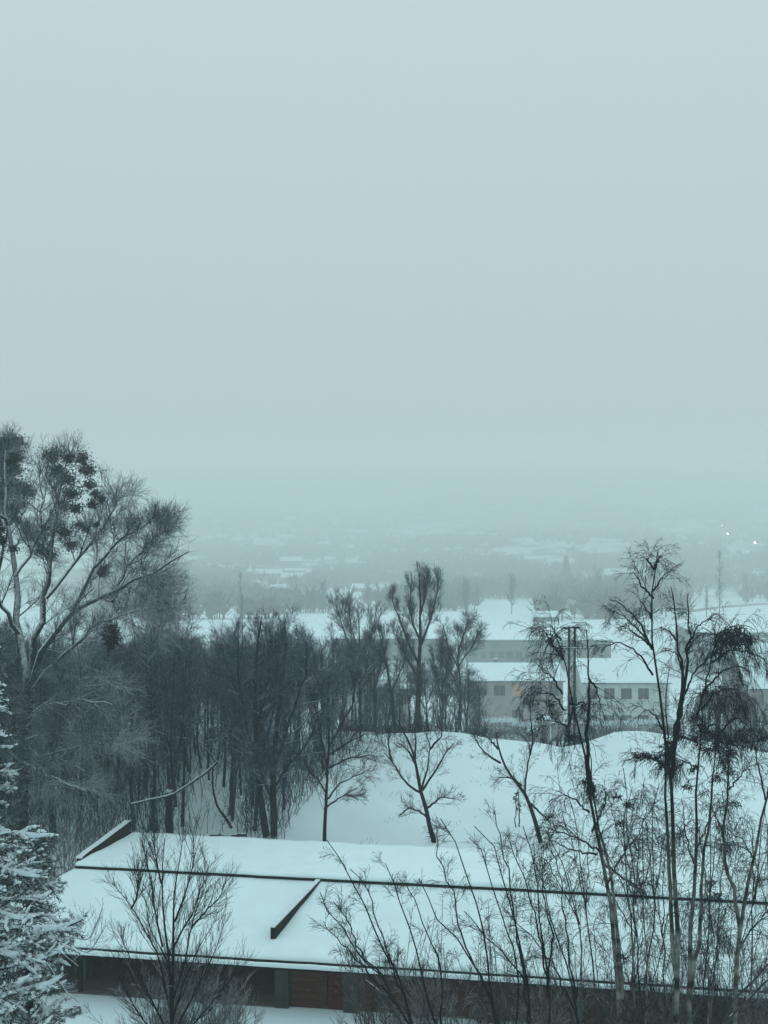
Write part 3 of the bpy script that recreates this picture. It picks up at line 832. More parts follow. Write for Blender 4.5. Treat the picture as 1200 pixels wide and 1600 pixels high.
# --- stump and fallen limb at the wood's edge, log
Ys = 79
b0 = at(265, 1304, Ys)
st = [px_stem([(265, 1306), (264, 1280), (264, 1255), (262, 1240)], Ys, 0.27, 0.2, wob=0.01)]
sm = make_tree('broken_stump', tuple(b0), st, [dict(n=10, t0=0.1, t1=0.9, ang=0.6, L=0.8, m=3, rk=0.03, rmin=0.015)], 'thick black broken stump capped with snow behind the garage roof', 'stump')
V_, F_ = leaves([at(263, 1236, Ys)], [0.27], 900, 0.09, 0.6)
link('snow_cap', np_mesh('snow_cap', V_ - b0, F_), sm, M['snow_pile'])
st = [px_stem([(205, 1256), (240, 1248), (270, 1242), (300, 1222), (325, 1205), (340, 1190)], Ys - 0.6, 0.07, 0.10, wob=0.01), px_stem([(338, 1190), (330, 1178), (318, 1165)], Ys - 0.6, 0.07, 0.03)]
make_tree('fallen_limb', tuple(at(205, 1256, Ys - .6)), st, [dict(n=6, t0=0.1, t1=0.9, ang=0.7, L=1.0, m=3, rk=0.02, rmin=0.012)], 'snow covered broken limb lying slanted across the stump', 'branch', snow=1.1, bark='bark_snowy')
st = [px_stem([(362, 1294), (352, 1278), (340, 1262), (333, 1235), (332, 1205), (336, 1185)], Ys + 0.5, 0.09, 0.05, wob=0.01)]
make_tree('crooked_sapling', tuple(at(362, 1294, Ys + .5)), st, [dict(n=10, t0=0.4, t1=1, ang=0.6, L=1.3, m=3, g=0.4, rk=0.02, rmin=0.012), dict(n=4, t0=0.3, t1=1, ang=0.6, L=0.5, m=2, rk=0.02, rmin=0.01)], 'crooked thin tree bent like a hook above the dark log', 'tree')
st = [px_stem([(328, 1308), (342, 1305), (358, 1309), (372, 1305), (384, 1304)], 78.2, 0.13, 0.10, wob=0.01)]
make_tree('fallen_log', tuple(at(328, 1308, 78.2)), st, [dict(n=4, t0=0.2, t1=0.9, ang=0.9, L=0.4, m=2, rk=0.04, rmin=0.02)], 'dark fallen log with snow on top at the edge of the wood', 'log', snow=0.8)

# --- the broom-shaped tree before the garages
Y4 = 44.5
st = [px_stem([(266, 1800), (266, 1700), (267, 1620), (268, 1560), (262, 1480), (254, 1420), (253, 1360), (257, 1312)], Y4, 0.10, 0.012, wob=0.004),
      px_stem([(267, 1640), (270, 1540), (271, 1440), (272, 1390), (282, 1340), (286, 1306)], Y4, 0.075, 0.012, depth=0.3, wob=0.004)]
for l in [[(262, 1560), (246, 1490), (225, 1450), (205, 1415), (188, 1395), (176, 1378)], [(271, 1560), (290, 1500), (299, 1450), (306, 1420), (320, 1390), (328, 1345)], [(271, 1480), (290, 1445), (303, 1425), (312, 1390), (327, 1365)],
          [(254, 1480), (243, 1430), (237, 1380), (225, 1330), (220, 1312)], [(252, 1380), (244, 1345), (240, 1310)], [(273, 1440), (292, 1390), (302, 1350), (302, 1305)], [(205, 1420), (215, 1400), (216, 1365)],
          [(299, 1450), (325, 1420), (345, 1400), (350, 1385)], [(268, 1620), (300, 1560), (330, 1500), (348, 1455), (352, 1430)], [(266, 1620), (235, 1560), (205, 1500), (185, 1455)], [(267, 1640), (320, 1580), (360, 1530), (385, 1500)],
          [(266, 1640), (220, 1590), (190, 1540), (180, 1500)], [(268, 1590), (262, 1500), (232, 1450), (228, 1400)], [(268, 1600), (285, 1540), (310, 1480), (335, 1440)]]:
    st.append(px_stem(l, Y4, 0.04, 0.008, depth=rng.uniform(-0.9, 0.9), wob=0.01))
make_tree('broom_tree', tuple(at(266, 1800, Y4)), st, [
    dict(n=30, t0=0.15, t1=0.98, ang=0.42, L=1.6, m=4, g=0.5, rk=0.009, rmin=0.007),
    dict(n=5, t0=0.15, t1=1.0, ang=0.42, L=0.65, m=3, g=0.3, rk=0.009, rmin=0.006)],
    'upright bare broom shaped tree standing before the snowy garage roof', 'tree', trunk_n=2)
# twiggy bush at its foot
def bush(name, px, Y, w_, h, n, label, twig='twig_brown', cat='bush', g=0.1, snowk=0, rr=0.016, L=0.7, zc=None, lean=0.0):
    x = (px - 600) / FPX * Y; z0 = float(gz(x, Y)) - 0.03 if zc is None else zc
    K = n
    a = rng.uniform(0, 6.28, K); e = np.abs(rng.normal(0, 0.55, K)).clip(0, 1.2)
    d = np.stack([np.cos(a) * np.sin(e) * w_ / h + lean, np.sin(a) * np.sin(e) * w_ / h, np.cos(e)], 1)
    P = np.empty((K, 6, 3)); P[:, 0] = np.stack([x + rng.normal(0, w_ * 0.12, K), Y + rng.normal(0, w_ * 0.12, K), np.full(K, z0)], 1)
    ln = h * rng.uniform(0.6, 1.05, K)
    for q in range(5):
        d = d + rng.normal(0, 0.09, (K, 3)); P[:, q + 1] = P[:, q] + d * (ln / 5)[:, None]
    R = np.tile(np.linspace(rr, rr * 0.4, 6), (K, 1))
    root = empty(name, (x, Y, z0)); props(root, label, cat)
    T = Tubes(); T.add(P, R, 4); T.build('stems', M[twig], root, (x, Y, z0))
    C = Tubes(); c1 = spawn(P, R, 10, 0.2, 0.98, 0.5, L, m=3, g=g, rk=0.012, rmin=0.007); C.add(*c1, sides=3)
    c2 = spawn(*c1, 5, 0.1, 1.0, 0.5, L * 0.5, m=2, g=g, rk=0.012, rmin=0.006); C.add(*c2, sides=3)
    C.build('crown', M[twig], root, (x, Y, z0))
    if snowk:
        Sn = Tubes(); Sn.add(*snow_on(*c1, k=snowk), sides=4); Sn.build('snow_cover', M['snow_pile'], root, (x, Y, z0))
    return root
bush('snowy_bush', 262, 46.5, 3.4, 5.0, 120, 'grey twiggy bush with snow around the foot of the broom tree', snowk=0.9, rr=0.018, L=0.8, twig='twig_pale')
bush('snowy_bush', 345, 47.2, 2.4, 4.0, 80, 'low twiggy bush under the broom tree near the pale pillar', snowk=0.9, rr=0.016, L=0.7, twig='twig_pale')

# --- birches and saplings at the near side
BL = [dict(n=11, t0=0.15, t1=0.98, ang=0.75, L=1.5, m=6, g=-0.5, rk=0.009, rmin=0.007, wob=0.3),
      dict(n=8, t0=0.15, t1=0.98, ang=0.6, L=0.75, m=5, g=-0.9, rk=0.008, rmin=0.0055, wob=0.3),
      dict(n=2.0, t0=0.2, t1=1, ang=0.5, L=0.32, m=3, g=-1.0, rk=0.008, rmin=0.005)]
def knots(root, pts, Y):
    """dense witch's broom clusters of short drooping twigs"""
    T = Tubes(); b0 = np.array(root.location)
    for px, py, rr in pts:
        c = at(px, py, Y + rng.uniform(-0.5, 0.5)); R_ = rr * Y / FPX
        k = int(16 + 3.5 * rr)
        d = rng.normal(0, 1, (k, 3)); d[:, 2] = d[:, 2] * 0.6 + 0.2; d /= np.linalg.norm(d, axis=1, keepdims=True)
        P = np.empty((k, 5, 3)); P[:, 0] = c + rng.normal(0, R_ * 0.5, (k, 3)) * np.array([1.3, 1, 0.8])
        l = R_ * rng.uniform(0.6, 1.7, (k, 1))
        for q in range(4):
            d = d + rng.normal(0, 0.2, (k, 3)); d[:, 2] -= 0.35; d /= np.linalg.norm(d, axis=1, keepdims=True)
            P[:, q + 1] = P[:, q] + d * l / 4
        T.add(P, np.tile(np.linspace(0.016, 0.006, 5), (k, 1)), 3)
    T.build('twig_knots', M['twig'], root, b0)['kind'] = 'stuff'


def birch(Y, trunks, limbs, label, r, lv=BL, rl=0.035, name='birch_tree', dens=1.0, bark='birch', twig='twig', light_low=True, wl=0.02):
    st = [px_stem(t_, Y, r * (1 if q == 0 else 0.6), 0.012, wob=0.035, depth=0 if q == 0 else rng.uniform(-0.8, 0.8), n=16) for q, t_ in enumerate(trunks)]
    st += [px_stem(l, Y, rl, 0.01, depth=rng.uniform(-1.3, 1.3), wob=wl, n=16) for l in limbs]
    lv = [dict(l) for l in lv]; lv[0]['n'] *= dens
    b0 = at(*trunks[0][0], Y)
    return make_tree(name, tuple(b0), st, lv, label, 'tree', bark=bark, twig=twig, trunk_n=len(trunks))

# a graded birch bark: pale low on the stem, black higher up
bb = mat('birch_stem', (0.19, 0.195, 0.18), 0.7, col2=(0.012, 0.014, 0.014), scale=2.2, detail=8, bump=0.3)
t = bb.node_tree; b = t.nodes['Principled BSDF']
prev = b.inputs['Base Color'].links[0].from_socket
ge = t.nodes.new('ShaderNodeNewGeometry'); sx = t.nodes.new('ShaderNodeSeparateXYZ'); t.links.new(ge.outputs['Position'], sx.inputs[0])
nzz = t.nodes.new('ShaderNodeTexNoise'); nzz.inputs['Scale'].default_value = 1.3
ad = t.nodes.new('ShaderNodeMath'); ad.operation = 'MULTIPLY_ADD'; ad.inputs[1].default_value = 3.0; t.links.new(nzz.outputs['Fac'], ad.inputs[0]); t.links.new(sx.outputs['Z'], ad.inputs[2])
mr = t.nodes.new('ShaderNodeMapRange'); mr.inputs['From Min'].default_value = 11.0; mr.inputs['From Max'].default_value = 14.6
t.links.new(ad.outputs[0], mr.inputs['Value'])
mx = t.nodes.new('ShaderNodeMixRGB'); mx.inputs[2].default_value = (0.006, 0.009, 0.012, 1)
t.links.new(mr.outputs[0], mx.inputs[0]); t.links.new(prev, mx.inputs[1]); t.links.new(mx.outputs[0], b.inputs['Base Color'])
M['birch_stem'] = bb

B1 = [dict(n=8, t0=0.1, t1=0.98, ang=0.75, L=1.4, m=6, g=-0.35, rk=0.009, rmin=0.007, wob=0.3, lt=0.8),
      dict(n=6, t0=0.15, t1=0.98, ang=0.6, L=0.55, m=5, g=-0.6, rk=0.008, rmin=0.0055, wob=0.3),
      dict(n=2.0, t0=0.2, t1=1, ang=0.5, L=0.25, m=2, g=-0.6, rk=0.008, rmin=0.005)]
tb = birch(36, [[(1062, 1960), (1060, 1700), (1056, 1600), (1058, 1450), (1051, 1320), (1045, 1200), (1038, 1130), (1024, 1060), (1019, 1000), (1021, 930), (1023, 885), (1026, 858)],
           [(1056, 1560), (1052, 1450), (1046, 1330), (1042, 1230), (1040, 1150), (1038, 1090), (1042, 1045)],
           [(1048, 1215), (1060, 1140), (1068, 1060), (1057, 1000), (1055, 950), (1046, 915)],
           [(1046, 1190), (1062, 1120), (1073, 1030), (1077, 960), (1072, 925)]],
      [[(1020, 1055), (1006, 1030), (988, 1012), (965, 1002), (950, 1008), (940, 1020)], [(1019, 1015), (1002, 978), (985, 955), (965, 940), (952, 936)], [(1019, 1010), (1000, 985), (978, 965), (958, 955)],
       [(1019, 1010), (1000, 995), (975, 975)], [(1021, 935), (1005, 918), (994, 900), (988, 893)], [(1020, 925), (1032, 905), (1045, 898)], [(1022, 890), (1010, 872), (1002, 870)], [(1022, 890), (1030, 872), (1036, 869)],
       [(1019, 970), (1010, 950), (1000, 940)], [(1057, 1000), (1045, 985), (1030, 980)], [(1068, 1060), (1058, 1022), (1035, 1012)], [(1073, 1020), (1085, 985), (1100, 970), (1120, 958)], [(1062, 1100), (1085, 1050), (1100, 1035), (1125, 1010)],
       [(1035, 1140), (1025, 1118), (1012, 1108), (1005, 1112)], [(1045, 1200), (1025, 1185), (1000, 1180), (985, 1178)], [(1046, 1210), (1030, 1190), (1008, 1182), (990, 1195)]],
      'tallest birch with four slim stems, its bare leader against the fog', 0.125, lv=B1, dens=1.0, bark='birch_stem')
knots(tb, [(1040, 1172, 9), (1028, 1182, 8), (1050, 1160, 8), (1035, 1195, 7), (1062, 1150, 7), (1010, 1180, 8), (995, 1182, 6)], 36)
B2 = [dict(n=15, t0=0.1, t1=0.98, ang=0.8, L=1.3, m=6, g=-0.7, rk=0.010, rmin=0.008, wob=0.4),
      dict(n=6, t0=0.1, t1=0.98, ang=0.6, L=0.7, m=5, g=-1.6, rk=0.008, rmin=0.0055, wob=0.35),
      dict(n=3, t0=0.2, t1=1, ang=0.5, L=0.4, m=3, g=-1.0, rk=0.009, rmin=0.0055)]
db = birch(38, [[(1078, 1890), (1076, 1650), (1078, 1500), (1084, 1380), (1088, 1280), (1092, 1200), (1096, 1130), (1095, 1070)],
           [(1078, 1560), (1095, 1420), (1105, 1300), (1118, 1200), (1125, 1130)]],
      [[(1088, 1125), (1098, 1080), (1108, 1045), (1116, 1020), (1124, 990), (1138, 978), (1160, 975), (1180, 985)], [(1116, 1022), (1135, 1000), (1160, 990), (1185, 1000)], [(1112, 1035), (1140, 1015), (1165, 1018), (1195, 1030)],
       [(1118, 1012), (1118, 990), (1115, 980)], [(1100, 1080), (1125, 1050), (1150, 1040), (1175, 1050)], [(1095, 1110), (1120, 1080), (1145, 1075), (1165, 1100)], [(1090, 1160), (1065, 1150), (1050, 1160), (1045, 1185)],
       [(1094, 1150), (1115, 1130), (1135, 1150), (1140, 1180)], [(1120, 1150), (1150, 1120), (1175, 1140)], [(1092, 1200), (1070, 1190), (1055, 1200)], [(1086, 1330), (1110, 1280), (1125, 1260)], [(1084, 1350), (1070, 1300), (1066, 1250)]],
      'birch with a dense black drooping head and twiggy crown', 0.13, lv=B2, bark='birch_stem')
knots(db, [(1125, 1000, 16), (1140, 988, 14), (1155, 985, 12), (1116, 1022, 9), (1150, 1005, 12), (1170, 1000, 10), (1095, 1140, 12), (1085, 1155, 10), (1100, 1168, 12), (1115, 1150, 9), (1145, 1160, 14), (1160, 1150, 12), (1135, 1175, 12), (1175, 1165, 9), (1088, 1120, 8), (1085, 1200, 8), (1120, 1215, 9), (1075, 1230, 7), (1105, 1080, 7)], 38)
fb = birch(40, [[(1150, 1820), (1148, 1680), (1150, 1560), (1156, 1470), (1165, 1400), (1178, 1330), (1196, 1250), (1215, 1170), (1225, 1080)],
           [(1157, 1455), (1145, 1390), (1132, 1330), (1130, 1290), (1136, 1235), (1140, 1180), (1142, 1120)]],
      [[(1130, 1300), (1120, 1280), (1108, 1250)], [(1196, 1250), (1186, 1210), (1182, 1170), (1188, 1120)], [(1158, 1480), (1175, 1450), (1200, 1425), (1225, 1400)], [(1166, 1400), (1185, 1385), (1205, 1360)], [(1150, 1560), (1180, 1530), (1210, 1500)],
       [(1175, 1340), (1160, 1310), (1145, 1305)], [(1136, 1235), (1155, 1215), (1175, 1190)], [(1142, 1180), (1120, 1160), (1105, 1165)]],
      'forked birch whose two black arms part above the garage roof edge', 0.12, dens=0.9, bark='birch_stem')
knots(fb, [(1138, 1205, 9), (1148, 1255, 7), (1130, 1190, 7), (1195, 1150, 9), (1120, 1400, 9), (1110, 1380, 7)], 40)
lb_ = birch(37, [[(985, 1930), (978, 1750), (970, 1600), (962, 1500), (952, 1400), (936, 1310), (921, 1235), (911, 1160), (897, 1105), (885, 1050), (876, 1000), (866, 985)],
           [(972, 1560), (966, 1470), (956, 1380), (942, 1310), (931, 1260), (925, 1215), (920, 1160)],
           [(920, 1225), (918, 1150), (920, 1080), (921, 1040), (917, 1000), (915, 985)]],
      [[(879, 1085), (865, 1060), (850, 1048), (838, 1036)], [(885, 1135), (872, 1128), (860, 1118)], [(882, 1110), (865, 1085), (845, 1082), (832, 1082)], [(890, 1100), (912, 1098), (920, 1115)], [(897, 1105), (885, 1140), (900, 1165)], [(936, 1330), (905, 1310), (875, 1300), (850, 1292)],
       [(934, 1335), (900, 1330), (870, 1318), (850, 1308)], [(921, 1270), (900, 1250), (880, 1240), (868, 1236)], [(925, 1300), (940, 1270), (948, 1245), (940, 1225)], [(866, 1010), (858, 995), (850, 985)], [(876, 1000), (868, 990), (862, 978)], [(880, 1030), (869, 1015), (858, 1005)],
       [(950, 1380), (975, 1330), (1000, 1300), (1010, 1260)], [(945, 1350), (985, 1380), (1010, 1400)], [(920, 1060), (932, 1075), (940, 1110)]],
      'twin stemmed black birch leaning across the lattice mast', 0.115, dens=0.9, bark='birch_stem')
knots(lb_, [(862, 1000, 8), (872, 1012, 7), (860, 1100, 7), (845, 1120, 6), (875, 1022, 6), (893, 1150, 7), (912, 1105, 5), (915, 1220, 7), (980, 1258, 7), (970, 1285, 6), (965, 1245, 5), (975, 1495, 7), (860, 1275, 5)], 37)
# finer stems between them
for (tk, lb, Y, r) in [
    ([(1010, 1900), (1010, 1700), (1012, 1500), (1005, 1400), (1002, 1300), (1004, 1290)], 'thin birch sapling in front of the tallest birch', 41, 0.05),
    ([(1106, 1800), (1106, 1600), (1108, 1490), (1106, 1470), (1098, 1440)], 'thin dark sapling beside the forked birch', 42, 0.06),
    ([(1100, 1860), (1110, 1600), (1120, 1500), (1125, 1380), (1135, 1300)], 'slim sapling between the drooping birch and the forked birch', 43, 0.05),
    ([(995, 1900), (1000, 1650), (990, 1500), (985, 1420), (975, 1330), (978, 1260), (975, 1200)], 'thin drooping sapling between the leaning birch and the tallest birch', 42, 0.06),
    ([(1230, 1860), (1215, 1600), (1205, 1450), (1200, 1330), (1192, 1260)], 'slim sapling at the edge of the frame behind the forked birch', 43, 0.07)]:
    birch(Y, [tk], [[tk[-3], ((tk[-3][0] + tk[-2][0]) / 2 + 18, tk[-2][1] + 10), (tk[-2][0] + 30, tk[-1][1] + 15)], [tk[-3], (tk[-2][0] - 18, tk[-2][1] + 20), (tk[-2][0] - 32, tk[-1][1] + 30)]], lb, r, lv=B2, bark='birch_stem', name='birch_sapling', rl=0.02)

for q, (px, top, lean, Y) in enumerate([(872, 1290, -30, 43), (905, 1240, -18, 44), (985, 1230, -6, 44), (1025, 1225, 2, 43.5), (1105, 1230, 6, 44), (1190, 1230, 10, 44), (965, 1330, -22, 42), (1040, 1330, 12, 42.5), (1170, 1370, 14, 43)]):
    lean = lean * 1.5 + rng.uniform(-16, 16)
    tk = [(px - lean * 1.2, 1800), (px - lean * 0.9 + rng.uniform(-8, 8), 1600), (px - lean * 0.5 + rng.uniform(-14, 14), (1600 + top) / 2), (px + rng.uniform(-8, 8), top + 40), (px + lean * 0.5, top)]
    o = birch(Y, [tk], [[tk[2], (px + 14, top + 70), (px + 34, top + 60), (px + 46, top + 100)], [tk[2], (px - 14, top + 60), (px - 34, top + 45), (px - 50, top + 85)], [tk[1], (px + 22, (1600 + top) / 2 + 20), (px + 44, (1600 + top) / 2)]],
          'slender weeping birch sapling in the twig curtain before the snowy roof', 0.045, lv=B2, bark='bark', name='weeping_sapling', rl=0.02, dens=0.6)
    o['group'] = 'weeping saplings of the twig curtain'

# the thicket of leaning saplings
TL = [dict(n=14, t0=0.3, t1=0.98, ang=0.55, L=1.0, m=5, g=0.1, rk=0.009, rmin=0.0065, wob=0.35),
      dict(n=9, t0=0.15, t1=0.98, ang=0.55, L=0.55, m=3, g=-0.3, rk=0.009, rmin=0.0055, wob=0.3),
      dict(n=1.5, t0=0.15, t1=0.98, ang=0.55, L=0.25, m=2, g=-0.3, rk=0.009, rmin=0.005, wob=0.3)]
clumps = [
    (38, 'leaning sapling whose tip reaches the bare snowfield near the slim young tree', [[(690, 1860), (655, 1640), (625, 1540), (604, 1490), (580, 1432), (545, 1372), (528, 1335), (508, 1314)], [(655, 1640), (625, 1540), (608, 1495), (588, 1430), (572, 1385), (548, 1358)]]),
    (39, 'lowest leaning sapling before the brown garage doors', [[(690, 1830), (640, 1600), (600, 1532), (575, 1505), (540, 1462), (519, 1432), (500, 1396)], [(620, 1570), (560, 1500), (530, 1470), (505, 1440)], [(600, 1532), (562, 1490), (545, 1440), (520, 1410)]]),
    (38, 'slim sapling with forked tip leaning over the garage ridge', [[(730, 1860), (690, 1640), (665, 1540), (650, 1480), (632, 1430), (614, 1390), (602, 1348)], [(690, 1640), (690, 1520), (680, 1486), (656, 1430), (640, 1392), (629, 1375)]]),
    (37, 'sapling with a dark twig knot halfway up, leaning over the front roof', [[(800, 1900), (775, 1640), (768, 1560), (728, 1482), (700, 1450), (677, 1432), (660, 1390), (655, 1370)], [(768, 1560), (740, 1500), (719, 1468), (713, 1414), (704, 1390), (684, 1330), (680, 1300)]]),
    (36, 'long sapling arching above the garage ridge near the leaning young tree', [[(815, 1950), (790, 1680), (770, 1560), (762, 1500), (749, 1420), (728, 1354), (706, 1308), (690, 1280)], [(805, 1700), (810, 1560), (803, 1495), (788, 1444), (773, 1390), (756, 1334), (735, 1309)]]),
    (36, 'tallest thicket sapling reaching up beside the small pine', [[(850, 1950), (835, 1680), (822, 1540), (817, 1480), (800, 1430), (788, 1375), (780, 1336), (765, 1306), (740, 1290)], [(835, 1640), (815, 1520), (790, 1490), (760, 1465), (724, 1425)], [(822, 1540), (800, 1420), (795, 1360), (780, 1310), (775, 1270)]]),
    (35.5, 'thick black sapling stem in the heart of the thicket', [[(880, 2000), (868, 1700), (858, 1560), (848, 1480), (839, 1430), (838, 1375), (830, 1330), (815, 1290)], [(858, 1560), (840, 1450), (820, 1380), (808, 1340), (800, 1320)], [(856, 1540), (862, 1460), (850, 1400), (846, 1340)]]),
    (37, 'bushy sapling between the thicket and the leaning birch', [[(930, 1930), (915, 1680), (900, 1560), (880, 1500), (860, 1440), (850, 1390), (838, 1350)], [(900, 1560), (890, 1480), (880, 1420), (876, 1370), (862, 1330)], [(905, 1600), (870, 1520), (830, 1460), (800, 1440)]]),
]
for Y, lab, tk in clumps:
    birch(Y, tk, [], lab, 0.055, lv=TL, bark='bark', name='leaning_sapling', twig='twig')
# brown brush at the thicket's foot and snow-white fallen stems
for q, (px, Y, w_, h, lab) in enumerate([(620, 43, 2.0, 6.8, 'brown brush in front of the grey garage pillar'), (700, 42, 2.4, 6.9, 'brown brush at the foot of the leaning saplings'), (790, 42, 2.4, 6.9, 'brown brush below the tall thicket saplings'), (880, 42, 2.4, 7.0, 'brown brush below the bushy sapling'), (960, 42.5, 2.2, 7.0, 'brown brush around the leaning birch'), (1045, 43, 2.2, 7.1, 'brown brush around the stems of the tallest birch'), (1130, 43.5, 2.4, 7.1, 'brown brush around the forked birch'), (1215, 43, 2.2, 7.0, 'brown brush at the end of the garage front')]):
    bush('brush', px, Y, w_, h, 85, lab, twig='twig_pale' if q % 2 else 'twig_brown', rr=0.02, L=0.9, snowk=0.0, lean=-0.1)
for Y, lab, r, pts in [(40, 'pale bare stem bent over the brown garage door', 0.05, [(690, 1760), (655, 1640), (624, 1592), (600, 1560), (590, 1545), (572, 1533)]),
                       (39, 'pale slanting stem low before the leaning birch', 0.04, [(1010, 1720), (965, 1600), (945, 1575), (922, 1550)]),
                       (38, 'thick pale stem slanting up out of frame below the forked birch', 0.05, [(1100, 1660), (1140, 1590), (1175, 1555), (1215, 1515)]),
                       (38.5, 'pale branch slanting up beside the forked birch', 0.045, [(1120, 1620), (1150, 1556), (1180, 1530), (1215, 1490)])]:
    st = [px_stem(pts, Y, r, r * 0.6, wob=0.01)]
    make_tree('pale_stem', tuple(at(*pts[0], Y)), st, [dict(n=8, t0=0.4, t1=1, ang=0.7, L=0.9, m=3, g=0.3, rk=0.012, rmin=0.008)], lab, 'stem', bark='pillar', twig='twig_brown', snow=0.7)

# --- the brown weeping tree behind the birches
Yw = 108
st = [px_stem([(1120, 1178), (1122, 1130), (1125, 1085)], Yw, 0.3, 0.12)]
for a in np.linspace(-1, 1, 9):
    st.append(px_stem([(1123, 1120), (1124 + 22 * a, 1078 + 5 * abs(a)), (1130 + 50 * a, 1072 + 18 * a * a), (1132 + 66 * a, 1120 + 10 * a * a)], Yw, 0.09, 0.03, depth=rng.uniform(-2.5, 2.5)))
make_tree('weeping_tree', tuple(at(1120, 1178, Yw)), st, [
    dict(n=22, t0=0.3, t1=1.0, ang=0.7, L=2.4, m=6, g=-2.0, rk=0.012, rmin=0.018),
    dict(n=8, t0=0.1, t1=1.0, ang=0.5, L=1.6, m=4, g=-2.2, rk=0.010, rmin=0.014)],
    'round brown weeping tree behind the birches at the far edge of the snowfield', 'tree', twig='twig_brown', bark='bark_wood')

# --- the snow-laden conifer at the picture's edge
def conifer_near(px, Y, top_py, label, slope=0.40, cap=2.6):
    x = (px - 600) / FPX * Y
    zt = at(px, top_py, Y)[2]
    b0 = np.array([x, Y, 0.0])
    root = empty('snowy_spruce', b0); props(root, label, 'tree')
    T = Tubes(); tp = resample([(0, 0, 0), (0.02, 0, zt * 0.5), (0, 0, zt)], 12)
    T.add(tp[None], np.linspace(0.28, 0.02, 12)[None], 8); T.build('trunk', M['bark'], root)
    P = []
    z = 1.0
    while z < zt - 0.2:
        ln = min(slope * (zt - z) ** 0.85 + 0.25, cap)
        nb = 5
        a0 = rng.uniform(0, 6.28)
        for q in range(nb):
            a = a0 + q * 6.283 / nb + rng.normal(0, 0.15)
            l = ln * rng.choice([0.5, 0.75, 0.95, 1.15])
            dz = rng.normal(0, 0.1)
            s_ = np.linspace(0, 1, 8)
            zz = z + dz + l * (rng.uniform(-0.3, 0.15) * s_ - 0.22 * s_ ** 2 + 0.2 * s_ ** 4)
            P.append(np.stack([np.cos(a) * l * s_, np.sin(a) * l * s_, zz], 1))
        z += rng.uniform(0.45, 0.8)
    P = np.array(P) + rng.normal(0, 0.015, (len(P), 8, 3)); R = np.tile(np.linspace(0.035, 0.008, 8), (len(P), 1))
    B = Tubes(); B.add(P, R, 4)
    c1 = spawn(P, R, 13, 0.15, 1.0, 0.85, 0.85, m=3, g=-0.15, rk=0.012, rmin=0.005, flat=0.8, lt=0.55)
    B.add(*c1, sides=3); B.build('boughs', M['bark'], root)
    # needle sprays along boughs and branchlets
    pts = np.concatenate([c1[0][:, 1:].reshape(-1, 3), 0.5 * (c1[0][:, 1:] + c1[0][:, :-1]).reshape(-1, 3), P[:, 2:].reshape(-1, 3)])
    dr = np.concatenate([(c1[0][:, 1:] - c1[0][:, :-1]).reshape(-1, 3)] * 2 + [(P[:, 2:] - P[:, 1:-1]).reshape(-1, 3)])
    dr /= np.linalg.norm(dr, axis=1, keepdims=True) + 1e-9
    k = 9
    c = np.repeat(pts, k, 0) + rng.normal(0, 0.035, (len(pts) * k, 3)); dd = np.repeat(dr, k, 0) + rng.normal(0, 0.55, (len(pts) * k, 3)); dd[:, 2] -= 0.15
    dd /= np.linalg.norm(dd, axis=1, keepdims=True)
    sd = np.cross(dd, rng.normal(0, 1, dd.shape)); sd /= np.linalg.norm(sd, axis=1, keepdims=True) + 1e-9
    l = rng.uniform(0.08, 0.2, (len(c), 1))
    Vn = np.stack([c - sd * 0.014, c + sd * 0.014, c + dd * l], 1).reshape(-1, 3)
    link('needles', np_mesh('needles', Vn, np.arange(len(Vn)).reshape(-1, 3)), root, M['needle'])
    # snow pads
    Sn = Tubes()
    q1 = c1[0].copy(); q1[:, :, 2] += 0.03; n1 = len(q1)
    keep = np.sin(q1[:, 0, 0] * 3.1 + 1) * np.sin(q1[:, 0, 2] * 2.7) + rng.normal(0, 0.5, n1) > -0.35
    q1 = np.stack([q1[:, 0], (q1[:, 0] + q1[:, 1]) / 2, q1[:, 1], (q1[:, 1] + q1[:, 2]) / 2, q1[:, 2], q1[:, 3]], 1) + rng.normal(0, 0.012, (n1, 6, 3))
    Sn.add(q1[keep], rng.uniform(0.015, 0.062, (n1, 6))[keep] * np.array([0.7, 1, 1.1, 1.1, 1, 0.5]), 6)
    q2 = P[:, 2:].copy(); q2[:, :, 2] += 0.05
    Sn.add(q2, rng.uniform(0.03, 0.085, q2.shape[:2]) * np.array([0.6, 0.8, 1, 1.1, 1, 0.5]), 6)
    Sn.build('snow_load', M['snow_pile'], root)
    sel = rng.random(len(pts)) < 0.16
    pc = np.repeat(pts[sel], 3, 0); pc = pc + rng.normal(0, 0.055, pc.shape) * np.array([1, 1, 0.35]); rr = rng.uniform(0.02, 0.06, len(pc)) * rng.uniform(0.6, 1.4, len(pc))
    ico = [(0, 0, 1)] + [(math.cos(a) * 0.89, math.sin(a) * 0.89, 0.45) for a in np.arange(5) * 1.2566] + [(math.cos(a + .63), math.sin(a + .63), -0.25) for a in np.arange(5) * 1.2566] + [(0, 0, -0.45)]
    ico = np.array(ico)
    fc = []
    for q in range(5):
        q2 = (q + 1) % 5
        fc += [(0, 1 + q, 1 + q2), (1 + q, 6 + q, 1 + q2), (1 + q2, 6 + q, 6 + q2), (11, 6 + q2, 6 + q)]
    fc = np.array(fc)
    VS = pc[:, None, :] + ico[None] * rr[:, None, None] * np.array([1.25, 1.25, 0.75]) * rng.uniform(0.55, 1.45, (len(pc), 12, 1)) + np.array([0, 0, 0.035])
    FS = (fc[None] + 12 * np.arange(len(pc))[:, None, None]).reshape(-1, 3)
    link('snow_cover', np_mesh('snow_cover', VS.reshape(-1, 3), FS, True), root, M['snow_pile'])
    return root
conifer_near(-55, 31, 985, 'tall spruce loaded with snow at the edge of the frame before the garages')
